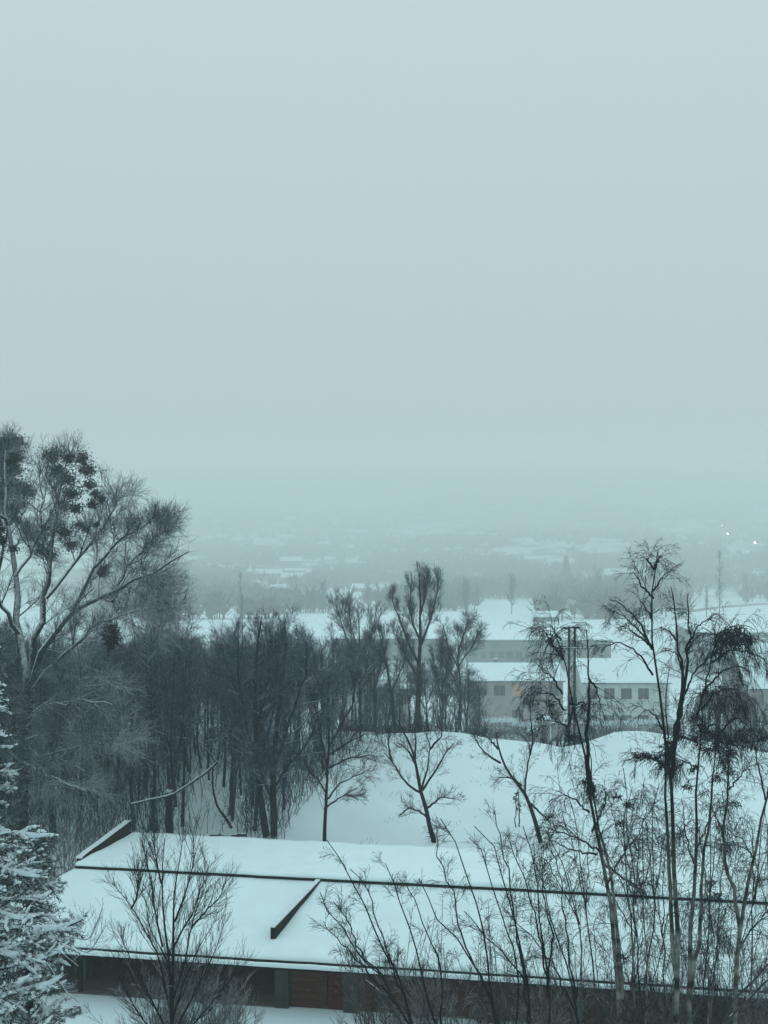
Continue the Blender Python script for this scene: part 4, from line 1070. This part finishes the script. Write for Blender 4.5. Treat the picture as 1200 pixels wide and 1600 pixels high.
conifer_near(40, 40, 1300, 'smaller snow laden spruce reaching over the corner of the garage roof', 0.6, 1.6)
# snow-lined bare shrub arching over the eave
st = [px_stem(l, 38, r, 0.012, depth=dp, wob=0.01) for l, r, dp in [([(-30, 1700), (-15, 1560), (0, 1480), (28, 1446), (60, 1458), (95, 1488), (122, 1510)], 0.06, 0.5), ([(-10, 1540), (30, 1490), (70, 1500), (100, 1545), (115, 1560)], 0.03, -0.5),
      ([(28, 1446), (60, 1440), (100, 1462), (140, 1470), (160, 1420)], 0.025, 0.4), ([(60, 1458), (110, 1480), (140, 1490), (160, 1455)], 0.02, -0.4), ([(30, 1448), (70, 1450), (110, 1470), (135, 1440)], 0.02, 0.9)]]
make_tree('arching_shrub', tuple(at(-30, 1700, 38)), st, [dict(n=9, t0=0.4, t1=1, ang=0.6, L=1.1, m=5, g=0.9, rk=0.010, rmin=0.007, snow=1.0), dict(n=3, t0=0.2, t1=1, ang=0.6, L=0.5, m=3, g=0.5, rk=0.01, rmin=0.006)],
          'arching bare shrub with snow lined twigs over the end of the garage eave', 'shrub', snow=0.9, bark='bark_snowy', twig='twig_snowy')

bush('snowy_bush', 60, 47, 2.6, 1.3, 60, 'low snow covered bush in the corner before the garages', twig='twig_snowy', snowk=1.3, rr=0.02, L=0.6)
bush('snowy_bush', 130, 48.5, 1.6, 1.0, 40, 'flat snowy bush before the dark open bay', twig='twig_snowy', snowk=1.2, rr=0.018, L=0.5)

# scrub and rough brush on the drop behind the crest
n_ = 2600
pxc = rng.uniform(640, 1260, n_); Yc = rng.uniform(126, 215, n_); xc = (pxc - 600) / FPX * Yc
P = np.empty((n_, 4, 3)); P[:, 0] = np.stack([xc, Yc, gz(xc, Yc) - 0.05], 1)
hg = rng.uniform(0.8, 3.4, n_) * (0.6 + 0.5 * np.sin(xc * 0.33) ** 2)
d = np.stack([rng.normal(0, 0.25, n_), rng.normal(0, 0.25, n_), np.ones(n_)], 1)
for q in range(3):
    d += rng.normal(0, 0.15, (n_, 3)); P[:, q + 1] = P[:, q] + d * (hg / 3)[:, None]
R = np.tile(np.array([0.05, 0.04, 0.03, 0.018]), (n_, 1))
T = Tubes(); T.add(P, R, 3); T.add(*spawn(P, R, 7, 0.15, 0.95, 0.7, 1.1, m=2, g=0.1, rk=0.018, rmin=0.022), sides=3)
props(T.build('brush', M['twig_wood']), 'rough teal brush on the drop between the crest and the houses', 'brush', kind='stuff')

# ------------------------------------------------------------------ the lattice mast
Ym = 120
pxm = 893
b0 = at(pxm, 1172, Ym)
z0 = float(gz(b0[0], Ym)) - 0.1
mast = empty('lattice_mast', (b0[0], Ym, z0))
props(mast, 'dark steel lattice mast with snowy crossbar rising behind the snowfield', 'mast')
zt = at(pxm, 979, Ym)[2] - z0
for s_ in (-1, 1):
    for ty in (-0.16, 0.16):
        MB().box(s_ * 0.28 - 0.09, s_ * 0.28 + 0.09, ty - 0.05, ty + 0.05, 0, zt).build('leg', M['steel'], mast)
k = 0
z = 0.3
while z < zt - 0.6:
    m_ = MB()
    a, b_ = (-0.19, 0.19) if k % 2 else (0.19, -0.19)
    m_.v += [(a, -0.22, z), (a, -0.19, z), (b_, -0.22, z + 0.5), (b_, -0.19, z + 0.5), (a, -0.22, z + 0.09), (a, -0.19, z + 0.09), (b_, -0.22, z + 0.59), (b_, -0.19, z + 0.59)]
    m_.f += [(0, 2, 3, 1), (4, 5, 7, 6), (0, 4, 6, 2), (1, 3, 7, 5), (0, 1, 5, 4), (2, 6, 7, 3)]
    m_.build('brace', M['steel'], mast)
    z += 0.52; k += 1
zc = at(pxm, 1012, Ym)[2] - z0
arm = MB().box(-1.35, 1.85, -0.3, -0.23, zc - 0.06, zc).build('crossbar', M['steel'], mast)
MB().box(-1.34, 1.84, -0.32, -0.21, zc + 0.003, zc + 0.07).build('snow_cap', M['snow_pile'], arm, bevel=0.02)
MB().box(-1.2, 0.6, -0.3, -0.24, zt - 0.12, zt - 0.05).build('top_bar', M['steel'], mast)
zb = at(pxm, 1100, Ym)[2] - z0
MB().box(-0.45, 0.45, -0.5, -0.24, zb - 0.1, zb + 0.75).build('equipment_box', M['steel'], mast, bevel=0.03)
MB().box(-0.5, 0.5, -0.5, -0.235, 0, 0.5).build('footing', M['concrete'], mast)

# ------------------------------------------------------------------ houses below the crest
def house(name, px0, px1, Y, eave_py, ridge_py, label, wallm, depth=9, base=None, wins=(), rot=0.0, storeys=2, ncol=6, lit=None):
    Y *= KF; depth *= KF
    x0, x1 = at(px0, 1000, Y)[0], at(px1, 1000, Y)[0]
    xm = (x0 + x1) / 2
    zb = float(gz(xm, Y)) - 0.6 if base is None else base
    ze = at(px0, eave_py, Y)[2]
    zr = at(px0, ridge_py, Y + depth / 2)[2]
    root = empty(name, (xm, Y, zb), rot); props(root, label, 'house')
    W = (x1 - x0) / 2; he = ze - zb; hr = zr - zb
    MB().prism([(0, 0), (0, he), (depth / 2, hr), (depth, he), (depth, 0)], -W, W).build('wall', M[wallm], root)
    r1 = MB().prism([(-0.5, he - 0.22), (-0.5, he + 0.06), (depth / 2, hr + 0.30), (depth + 0.5, he + 0.06), (depth + 0.5, he - 0.22), (depth / 2, hr + 0.04)], -W - 0.5, W + 0.5).build('roof', M['snow_roof'], root, bevel=0.08)
    MB().box(-W - 0.5, W + 0.5, -0.62, -0.51, he - 0.30, he - 0.16).build('gutter', M['coping'], root)
    cx = -W * 0.4
    ch = MB().box(cx - 0.4, cx + 0.4, depth / 2 + 0.4, depth / 2 + 1.1, hr - 0.5, hr + 1.0).build('chimney', M['wall_far'], r1)
    MB().box(cx - 0.46, cx + 0.46, depth / 2 + 0.34, depth / 2 + 1.16, hr + 1.002, hr + 1.14).build('snow_cap', M['snow_pile'], r1, bevel=0.04)
    fl = he / storeys
    for s_ in range(storeys):
        for c in range(ncol):
            if rng.random() < 0.18: continue
            pm = 'lit' if (s_, c) == lit else 'window'
            wx = -W + (c + 0.5) * 2 * W / ncol
            wz = fl * s_ + fl * 0.38
            ww, wh = min(0.97 * KF, 0.3 * 2 * W / ncol), min(1.35 * KF, fl * 0.42)
            fr = MB().box(wx - ww - 0.08, wx + ww + 0.08, -0.05, -0.003, wz - 0.08, wz + wh + 0.08).build('window', M['frame'], root)
            MB().box(wx - ww, wx - 0.04, -0.07, -0.053, wz, wz + wh).build('pane', M[pm], fr)
            MB().box(wx + 0.04, wx + ww, -0.07, -0.053, wz, wz + wh).build('pane', M[pm], fr)
    return root
house('house', 738, 880, 160, 1063, 1037, 'pinkish grey house with long snowy roof behind the rounded crest tree', 'wall_pink', depth=10, ncol=5, lit=(1, 2))
house('house', 912, 1046, 156, 1066, 1030, 'pale house with snowy roof and square dark windows behind the lattice mast', 'wall_pale', depth=11, ncol=5)
house('house', 1168, 1330, 150, 1075, 1006, 'house with a broad snowy roof behind the brown weeping tree', 'wall_far', depth=11, ncol=5)
house('house', 560, 640, 152, 1075, 1048, 'low snow roofed house half hidden behind the poplar', 'wall_far', depth=9, ncol=3)

# walls, hedges, cars and sheds along the lane below the crest
def hedge(px0, px1, Y, h, label, dep=1.2, seed=0, snow=True, name='hedge'):
    Y *= KF; h *= KF
    x0, x1 = at(px0, 1000, Y)[0], at(px1, 1000, Y)[0]
    xm = (x0 + x1) / 2; zb = float(gz(xm, Y)) - 0.3
    root = empty(name, (xm, Y, zb)); props(root, label, 'hedge')
    n = max(2, int((x1 - x0) / 0.7))
    cs = [(x0 - xm + (x1 - x0) * (q + 0.5) / n, rng.uniform(-0.2, 0.2), h * rng.uniform(0.40, 0.6)) for q in range(n)]
    V_, F_ = leaves(cs, [h * 0.55] * n, 260 / max(h, 1), 0.16, 1.0)
    link('foliage', np_mesh('foliage', V_, F_), root, M['hedge'])
    T = Tubes(); K = n * 4
    P = np.zeros((K, 3, 3)); P[:, 0, 0] = rng.uniform(x0 - xm, x1 - xm, K); P[:, 1] = P[:, 0] + np.array([0, 0, h * 0.5]) + rng.normal(0, 0.1, (K, 3)); P[:, 2] = P[:, 1] + np.array([0, 0, h * 0.45]) + rng.normal(0, 0.2, (K, 3))
    T.add(P, np.full((K, 3), 0.03), 3); T.build('stems', M['bark_wood'], root)
    if snow:
        V_, F_ = leaves([(c[0], c[1], h * 0.98) for c in cs if rng.random() < 0.7], [h * 0.3] * n, 500, 0.12, 0.35)
        link('snow_cover', np_mesh('snow_cover', V_, F_), root, M['snow_pile'])
    return root
hedge(752, 800, 139, 3.2, 'dark square cut hedge before the pinkish house')
hedge(802, 842, 141, 2.6, 'lower ragged hedge beside the square cut hedge')
hedge(925, 985, 141, 2.6, 'teal hedge in front of the pale house')
hedge(985, 1060, 140, 3.0, 'rounded tall hedge next to the tallest birch stems')
hedge(560, 640, 135, 2.6, 'dark hedge row under the poplar')
hedge(640, 668, 133, 2.2, 'short dark hedge at the foot of the poplar')
hedge(1095, 1200, 138, 2.6, 'long hedge behind the brown weeping tree')

def wall_seg(px0, px1, Y, h, label, m='wall_far'):
    Y *= KF; h *= KF
    x0, x1 = at(px0, 1000, Y)[0], at(px1, 1000, Y)[0]
    xm = (x0 + x1) / 2; zb = float(gz(xm, Y)) - 0.3
    root = empty('garden_wall', (xm, Y, zb)); props(root, label, 'wall')
    W = (x1 - x0) / 2
    MB().box(-W, W, 0, 0.3, 0, h).build('masonry', M[m], root)
    MB().box(-W - 0.04, W + 0.04, -0.05, 0.35, h + 0.002, h + 0.24).build('snow_cap', M['snow_pile'], root, bevel=0.06)
wall_seg(683, 754, 136, 1.2, 'dark low garden wall with a snow cap beside the square cut hedge', 'hedge')
wall_seg(862, 930, 150, 2.4, 'grey yard wall with thick snow cap behind the lattice mast')

def shed(px0, px1, Y, h, label, m='wall_far'):
    Y *= KF; h *= KF
    x0, x1 = at(px0, 1000, Y)[0], at(px1, 1000, Y)[0]
    xm = (x0 + x1) / 2; zb = float(gz(xm, Y)) - 0.3
    root = empty('shed', (xm, Y, zb)); props(root, label, 'shed')
    W = (x1 - x0) / 2
    MB().box(-W, W, 0, 2.2, 0, h).build('wall', M[m], root)
    MB().box(-W - 0.15, W + 0.15, -0.2, 2.4, h + 0.002, h + 0.3).build('roof', M['snow_roof'], root, bevel=0.08)
    MB().box(-W * 0.5, W * 0.3, -0.06, -0.003, 0.1, h * 0.8).build('door', M['coping'], root)
shed(843, 860, 132, 3.2, 'small snow topped shed between the hedge and the lattice mast')
shed(664, 676, 131, 3.0, 'narrow pale hut beside the poplar foot', 'wall_pale')
shed(600, 618, 130, 2.6, 'little grey shed below the leaning crest tree')

def car(px, Y, rz, label, first=[None]):
    Y *= KF
    x = (px - 600) / FPX * Y; zb = float(gz(x, Y))
    if first[0] is None:
        root = empty('parked_car', (x, Y, zb), rz)
        body = MB().prism([(-0.85, 0.3), (-0.85, 0.8), (0.85, 0.8), (0.85, 0.3)], -2.1, 2.1); body.build('body', M['car'], root, bevel=0.12)
        c_ = MB(); c_.v = [(-1.5, -0.78, 0.8), (1.1, -0.78, 0.8), (1.1, 0.78, 0.8), (-1.5, 0.78, 0.8), (-1.1, -0.65, 1.38), (0.5, -0.65, 1.38), (0.5, 0.65, 1.38), (-1.1, 0.65, 1.38)]
        c_.f = [(0, 3, 2, 1), (4, 5, 6, 7), (0, 1, 5, 4), (1, 2, 6, 5), (2, 3, 7, 6), (3, 0, 4, 7)]
        c_.build('cabin', M['window'], root, bevel=0.06)
        s_ = MB(); s_.v = [(-1.15, -0.68, 1.385), (0.55, -0.68, 1.385), (0.55, 0.68, 1.385), (-1.15, 0.68, 1.385), (-1.0, -0.55, 1.56), (0.4, -0.55, 1.56), (0.4, 0.55, 1.56), (-1.0, 0.55, 1.56)]
        s_.f = c_.f; s_.build('snow_cover', M['snow_pile'], root, bevel=0.06)
        MB().box(1.15, 2.08, -0.8, 0.8, 0.803, 0.93).build('bonnet_snow', M['snow_pile'], root, bevel=0.05)
        for wx in (-1.3, 1.3):
            for wy in (-0.8, 0.8):
                T = Tubes(); T.add(np.array([[(wx, wy - 0.12, 0.32), (wx, wy - 0.119, 0.32), (wx, wy + 0.119, 0.32), (wx, wy + 0.12, 0.32)]]), np.array([[0.01, 0.32, 0.32, 0.01]]), 14); T.build('wheel', M['tyre'], root)
        first[0] = root; props(root, label, 'car', 'cars parked in the lane below the crest')
        return root
    r = copy_tree(first[0], (x, Y, zb), rz); r['label'] = label
    return r
car(938, 146, 0.1, 'snow topped dark car parked before the pale house nearest the mast')
car(973, 146.5, 0.05, 'snow topped dark car parked before the middle of the pale house')
car(1010, 147, 0.1, 'snow topped dark car parked beside the tallest birch stems')
car(715, 150, 0.2, 'snow topped dark car parked before the rounded crest tree')
car(905, 143, 1.2, 'snow topped car turned end on beside the lattice mast')

# fence posts along the crest
fn = empty('field_fence', (at(840, 1160, 122)[0], 122, -3)); props(fn, 'three dark fence posts behind the crest near the mast', 'fence')
for px in (850, 872, 904):
    x = (px - 600) / FPX * 123; zb = float(gz(x, 123))
    MB().box(x - 0.12, x + 0.12, 122.9, 123.1, zb - 0.2, zb + 2.2).build('post', M['bark_wood'], fn, tf=lambda a, b_, c: (a - fn.location[0], b_ - 122, c + 3))

# ------------------------------------------------------------------ long halls
def hall(px0, px1, Y, top_py, back_py, label, nwin=14):
    Y *= KF
    x0, x1 = at(px0, 1000, Y)[0], at(px1, 1000, Y)[0]
    xm = (x0 + x1) / 2; zb = float(gz(xm, Y)) - 0.8
    zt = at(px1, top_py, Y)[2]
    dep = 10
    while proj(xm, Y + dep, zt + 0.5)[1] > back_py and dep < 26: dep += 1
    root = empty('long_hall', (xm, Y, zb)); props(root, label, 'building')
    W = (x1 - x0) / 2; h = zt - zb
    MB().box(-W, W, 0, dep, 0, h).build('wall', M['wall_hall'], root)
    MB().prism([(-0.5, h + 0.003), (-0.5, h + 0.35), (dep / 2, h + 1.1), (dep + 0.5, h + 0.35), (dep + 0.5, h + 0.003)], -W - 0.5, W + 0.5).build('roof', M['snow_roof'], root)
    MB().box(-W - 0.4, W + 0.4, -0.40, -0.004, h - 0.35, h - 0.02).build('fascia', M['wall_far'], root)
    for q in range(nwin):
        wx = -W + (q + 0.5) * 2 * W / nwin
        f = MB().box(wx - 1.1, wx + 1.1, -0.06, -0.003, h * 0.42, h * 0.68).build('window', M['wall_hall'], root)
        MB().box(wx - 1.0, wx + 1.0, -0.08, -0.063, h * 0.45, h * 0.65).build('pane', M['wall_far'], f)
hall(735, 955, 228, 1000, 957, 'long grey hall with broad snowy roof beyond the pinkish house', 16)
hall(1085, 1330, 222, 988, 948, 'grey hall with snowy roof on the far side beyond the weeping tree', 14)
hall(520, 700, 240, 998, 968, 'grey hall with snowy roof glimpsed through the crest trees', 10)

# ------------------------------------------------------------------ valley: embankment, roads, sheds
def ribbon(name, pts, wd, m, label, lift=0.05, kind='structure', h=0.0, nseg=60):
    """pts as pixel positions on the ground"""
    q = []
    for px, py in pts:
        Y = ydist(px, py, 240); q.append((at(px, py, Y)[0], Y))
    q = resample(np.array([(a, b_, 0) for a, b_ in q]), nseg)[:, :2]
    T = np.gradient(q, axis=0); T /= np.linalg.norm(T, axis=1, keepdims=True); Nn = np.stack([-T[:, 1], T[:, 0]], 1)
    Vv = []
    for a in range(nseg):
        A, B = q[a] + Nn[a] * wd / 2, q[a] - Nn[a] * wd / 2
        for p_, hh in ((A + Nn[a] * h * 1.2, -0.5), (A, h), (B, h), (B - Nn[a] * h * 1.2, -0.5)):
            Vv.append((p_[0], p_[1], float(gz(q[a][0], q[a][1])) + lift + hh if hh >= 0 else float(gz(p_[0], p_[1])) + hh))
    i, j = np.meshgrid(np.arange(nseg - 1), np.arange(3), indexing='ij'); k = (i * 4 + j).ravel()
    o = link(name, np_mesh(name, np.array(Vv), np.stack([k, k + 4, k + 5, k + 1], 1)), None, M[m])
    return props(o, label, kind=kind)
ribbon('railway_embankment', [(790, 918), (820, 925), (880, 945), (950, 968)], 5, 'hedge', 'dark railway embankment slanting down across the valley snow', h=6.0)
ribbon('road', [(1070, 957), (1120, 950), (1180, 945), (1280, 941)], 9, 'road', 'road along the snowy bank on the far side', h=0.4)
ribbon('lane', [(1110, 832), (1160, 850), (1230, 870)], 18, 'road', 'lane descending past the lit street lamps')
Yr = ydist(1130, 950, 240)
# far shed
def far_house(px, py, wpx, hpx, label, group=None, roofm='snow_roof', cat='house', rot=None, wallm='wall_far', roofk=0.5, lo=240):
    Y = ydist(px, py, lo); x = (px - 600) / FPX * Y; zb = float(gz(x, Y)) - 0.8
    m_ = Y / FPX
    W = wpx * m_ / 2; h = hpx * m_; D = max(6, W * 0.9)
    root = empty('far_house', (x, Y, zb), rng.uniform(-0.5, 0.5) if rot is None else rot); props(root, label, cat, group)
    MB().prism([(0, 0), (0, h * 0.55 + 0.8), (D / 2, h + 0.8), (D, h * 0.55 + 0.8), (D, 0)], -W, W).build('wall', M[wallm], root)
    MB().prism([(-0.6, h * 0.55 + 0.55), (-0.6, h * 0.55 + 1.0), (D / 2, h + 1.35), (D + 0.6, h * 0.55 + 1.0), (D + 0.6, h * 0.55 + 0.55), (D / 2, h + 0.9)], -W - 0.6, W + 0.6).build('roof', M['snow_roof'], root)
    return root
FL = 'faint snow roofed house dissolving in the fog across the valley'
FG = 'snow roofed houses fading in the fog'
far_house(854, 972, 38, 15, 'low dark shed on the snow below the railway embankment', cat='shed', rot=0.0, wallm='hedge')
far_house(404, 942, 44, 14, 'low dark house with a snow lid above the wood', rot=0.0, wallm='hedge')
far_house(415, 862, 40, 20, 'house with the broadest pale gable roof above the wood', rot=0.1)
for (px, py, w_, h) in [(455, 884, 34, 13), (420, 904, 40, 13), (458, 910, 36, 14), (505, 897, 34, 10), (660, 832, 22, 12), (740, 842, 44, 10), (775, 842, 24, 8), (565, 838, 18, 9), (665, 842, 16, 8), (870, 812, 40, 8), (850, 822, 26, 8), (700, 868, 18, 10), (300, 880, 24, 10), (350, 895, 20, 10), (960, 905, 26, 10), (1145, 880, 22, 12), (1112, 905, 30, 12), (780, 868, 20, 10), (545, 862, 22, 10), (620, 868, 24, 10), (610, 905, 26, 12), (560, 925, 24, 12), (480, 940, 26, 10), (330, 930, 26, 12), (720, 880, 18, 10), (1010, 905, 24, 12), (820, 850, 20, 9), (600, 815, 22, 7), (700, 808, 30, 6), (800, 800, 26, 6), (920, 800, 34, 7), (520, 815, 22, 7), (440, 825, 24, 8), (370, 850, 22, 9), (1060, 835, 30, 9), (1190, 905, 26, 10), (925, 862, 26, 9), (1035, 870, 24, 9)]:
    far_house(px, py, w_, h, FL, FG)

k = 0
while k < 75:
    px, py = rng.uniform(270, 1200), rng.uniform(790, 925)
    if 0.5 < ((px - 770) / 110) ** 2 + ((py - 935) / 14) ** 2 < 1: continue
    far_house(px, py, rng.uniform(12, 34) * np.interp(py, [790, 925], [0.7, 1.1]), rng.uniform(6, 11), FL, FG); k += 1

# far conifers and tall trees one can make out
def far_conifer(px, py, top_py, wpx, label, lo=240):
    Y = ydist(px, py, lo); x = (px - 600) / FPX * Y; zb = float(gz(x, Y)) - 0.5
    h = at(px, top_py, Y)[2] - zb; W = wpx * Y / FPX / 2
    root = empty('far_conifer', (x, Y, zb)); props(root, label, 'tree')
    T = Tubes(); T.add(np.array([[(0, 0, 0), (0, 0, h * 0.5), (0, 0, h)]], float), np.array([[0.35, 0.25, 0.05]]), 5); T.build('trunk', M['bark_wood'], root)
    k = 900
    s_ = rng.uniform(0.04, 1, k); a = rng.uniform(0, 6.283, k); rr = W * (1 - s_) * rng.uniform(0.3, 1.15, k) + 0.2
    c = np.stack([np.cos(a) * rr, np.sin(a) * rr, s_ * h * 0.97 + h * 0.03], 1)
    o_ = np.stack([np.cos(a), np.sin(a), np.full(k, -0.35)], 1) * (0.06 * h); sd = np.stack([-np.sin(a), np.cos(a), np.zeros(k)], 1) * 0.045 * h
    Vn = np.stack([c - sd, c + sd, c + o_], 1).reshape(-1, 3)
    link('crown', np_mesh('crown', Vn, np.arange(len(Vn)).reshape(-1, 3)), root, M['conifer'])
far_conifer(885, 925, 868, 26, 'pointed dark conifer standing alone in the foggy valley behind the mast')
far_conifer(1057, 900, 848, 34, 'pointed conifer in the fog above the fork of the tallest birch')
far_conifer(1075, 905, 866, 26, 'second lower conifer in the fog beside the pointed one')
far_conifer(930, 915, 880, 22, 'small blurred conifer in the foggy valley beside the tallest birch')
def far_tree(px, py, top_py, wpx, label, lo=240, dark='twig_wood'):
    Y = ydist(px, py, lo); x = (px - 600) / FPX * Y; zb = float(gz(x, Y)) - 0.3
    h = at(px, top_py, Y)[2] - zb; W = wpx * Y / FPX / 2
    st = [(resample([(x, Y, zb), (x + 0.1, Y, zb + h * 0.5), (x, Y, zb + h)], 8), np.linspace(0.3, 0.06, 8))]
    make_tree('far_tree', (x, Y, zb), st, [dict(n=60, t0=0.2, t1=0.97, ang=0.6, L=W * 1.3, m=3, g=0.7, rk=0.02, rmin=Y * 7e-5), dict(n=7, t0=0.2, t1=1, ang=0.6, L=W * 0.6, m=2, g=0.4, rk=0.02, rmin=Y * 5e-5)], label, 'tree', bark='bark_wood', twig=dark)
far_tree(1125, 975, 862, 24, 'very tall narrow tree fading in the fog near the lamps')
far_tree(1105, 965, 918, 16, 'slim tree fading in the fog beside the very tall narrow one')
far_tree(728, 965, 905, 36, 'rounded hazy tree with visible stem beyond the rounded crest tree')
far_tree(375, 975, 895, 16, 'slim hazy tree rising above the wood')
far_tree(378, 1000, 930, 12, 'thin hazy tree just above the wood')
far_tree(800, 960, 900, 34, 'blurred tree at the end of the railway embankment')
far_tree(935, 945, 895, 30, 'blurred tree beside the railway embankment and the tallest birch')
far_tree(1165, 940, 905, 30, 'blurred round tree above the far bank road')
far_tree(575, 955, 915, 30, 'blurred tree beyond the broad crest tree')
far_tree(505, 960, 912, 26, 'blurred tree above the twin trunk tree')

# hazy woods and hedgerows over the whole valley side
n = 24000
pxs = rng.uniform(150, 1320, n); pys = rng.uniform(770, 968, n)
fields = [(800, 948, 70, 13), (735, 912, 30, 10), (950, 862, 46, 18), (1070, 828, 50, 14), (1165, 862, 36, 12), (860, 882, 50, 12), (1130, 928, 70, 7), (350, 958, 120, 9), (600, 962, 120, 6), (900, 958, 40, 8), (440, 905, 60, 14), (540, 885, 40, 7), (770, 800, 60, 7), (420, 855, 30, 9), (860, 808, 60, 6), (500, 790, 90, 5), (1000, 790, 80, 7), (430, 932, 40, 8), (1180, 965, 120, 24), (520, 942, 90, 12)]
keep = np.ones(n, bool)
for cx, cy, a, b_ in fields:
    keep &= ((pxs - cx) / a) ** 2 + ((pys - cy) / b_) ** 2 > rng.uniform(0.7, 1.2, n)
nzk = np.sin(pxs / 41 + pys / 13) + np.sin(pxs / 97 - pys / 23 + 2) + np.sin(pys / 7.3 + pxs / 160) + rng.normal(0, 0.5, n) - np.clip((pys - 948) / 10, 0, 1.6)
keep &= nzk > -1.0
pxs, pys = pxs[keep], pys[keep]
grid_px = np.arange(140, 1340, 20)
Ym_ = np.full(len(pxs), 300 * KF); done = np.zeros(len(pxs), bool)
while not done.all() and Ym_.max() < 9200:
    x_ = (pxs - 600) / FPX * Ym_
    dz_ = gz(x_, Ym_) - H
    row = 800 - FPX * (Ym_ * sp + dz_ * cp) / (Ym_ * cp - dz_ * sp)
    done |= row <= pys
    Ym_[~done] *= 1.006
xs = (pxs - 600) / FPX * Ym_
zs = gz(xs, Ym_)
K = len(xs)
h = rng.uniform(8, 22, K)
m_ = 20
an = rng.uniform(0, 6.283, (K, m_)); s_ = rng.uniform(0.15, 0.6, (K, m_)); W = h[:, None] * rng.uniform(0.08, 0.42, (K, m_))
p0 = np.stack([xs[:, None] + np.cos(an) * W * 0.5, Ym_[:, None] + np.sin(an) * W * 0.5, zs[:, None] + s_ * h[:, None]], -1)
p1 = p0 + np.stack([np.cos(an) * W, np.sin(an) * W, rng.uniform(0.2, 0.45, (K, m_)) * h[:, None]], -1)
sd = np.stack([-np.sin(an), np.cos(an), np.zeros_like(an)], -1) * 1.3
Vn = np.stack([p0 - sd, p0 + sd, p1], 2).reshape(-1, 3)
tr0 = np.stack([xs, Ym_, zs - 0.5], 1); tr = np.stack([tr0 - [0.5, 0, 0], tr0 + [0.5, 0, 0], tr0 + np.stack([xs * 0, xs * 0, h * 0.8], 1)], 1).reshape(-1, 3)
Vn = np.concatenate([Vn, tr])
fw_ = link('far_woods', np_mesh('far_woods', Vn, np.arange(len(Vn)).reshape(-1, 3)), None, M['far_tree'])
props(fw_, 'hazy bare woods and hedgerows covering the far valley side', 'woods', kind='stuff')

# ------------------------------------------------------------------ street lamps, lit
for q, (px, py, foot, s_, lab) in enumerate([(1128, 821, 838, 0.30, 'smallest and highest lit street lamp in the fog'), (1137, 834, 852, 0.42, 'lit street lamp in the middle of the three in the fog'), (1180, 848, 868, 0.42, 'lowest lit street lamp in the fog, apart from the other two')]):
    Y = ydist(px, foot, 300); x = (px - 600) / FPX * Y; zb = float(gz(x, Y)) - 0.2
    h = at(px, py, Y)[2] - zb
    root = empty('street_lamp', (x, Y, zb)); props(root, lab, 'street lamp', 'lit street lamps in the fog')
    T = Tubes(); T.add(np.array([[(0, 0.6, 0), (0, 0.6, h * 0.7), (0, 0.55, h), (0, 0.0, h + 0.25)]], float), np.array([[0.14, 0.1, 0.08, 0.06]]), 6); T.build('pole', M['steel'], root)
    me = bpy.data.meshes.new('lamp_head')
    import bmesh
    bm = bmesh.new(); bmesh.ops.create_icosphere(bm, subdivisions=2, radius=s_ * 3.6); bm.to_mesh(me); bm.free()
    o = link('lamp_head', me, root, M['lamp']); o.location = (0, 0, h)
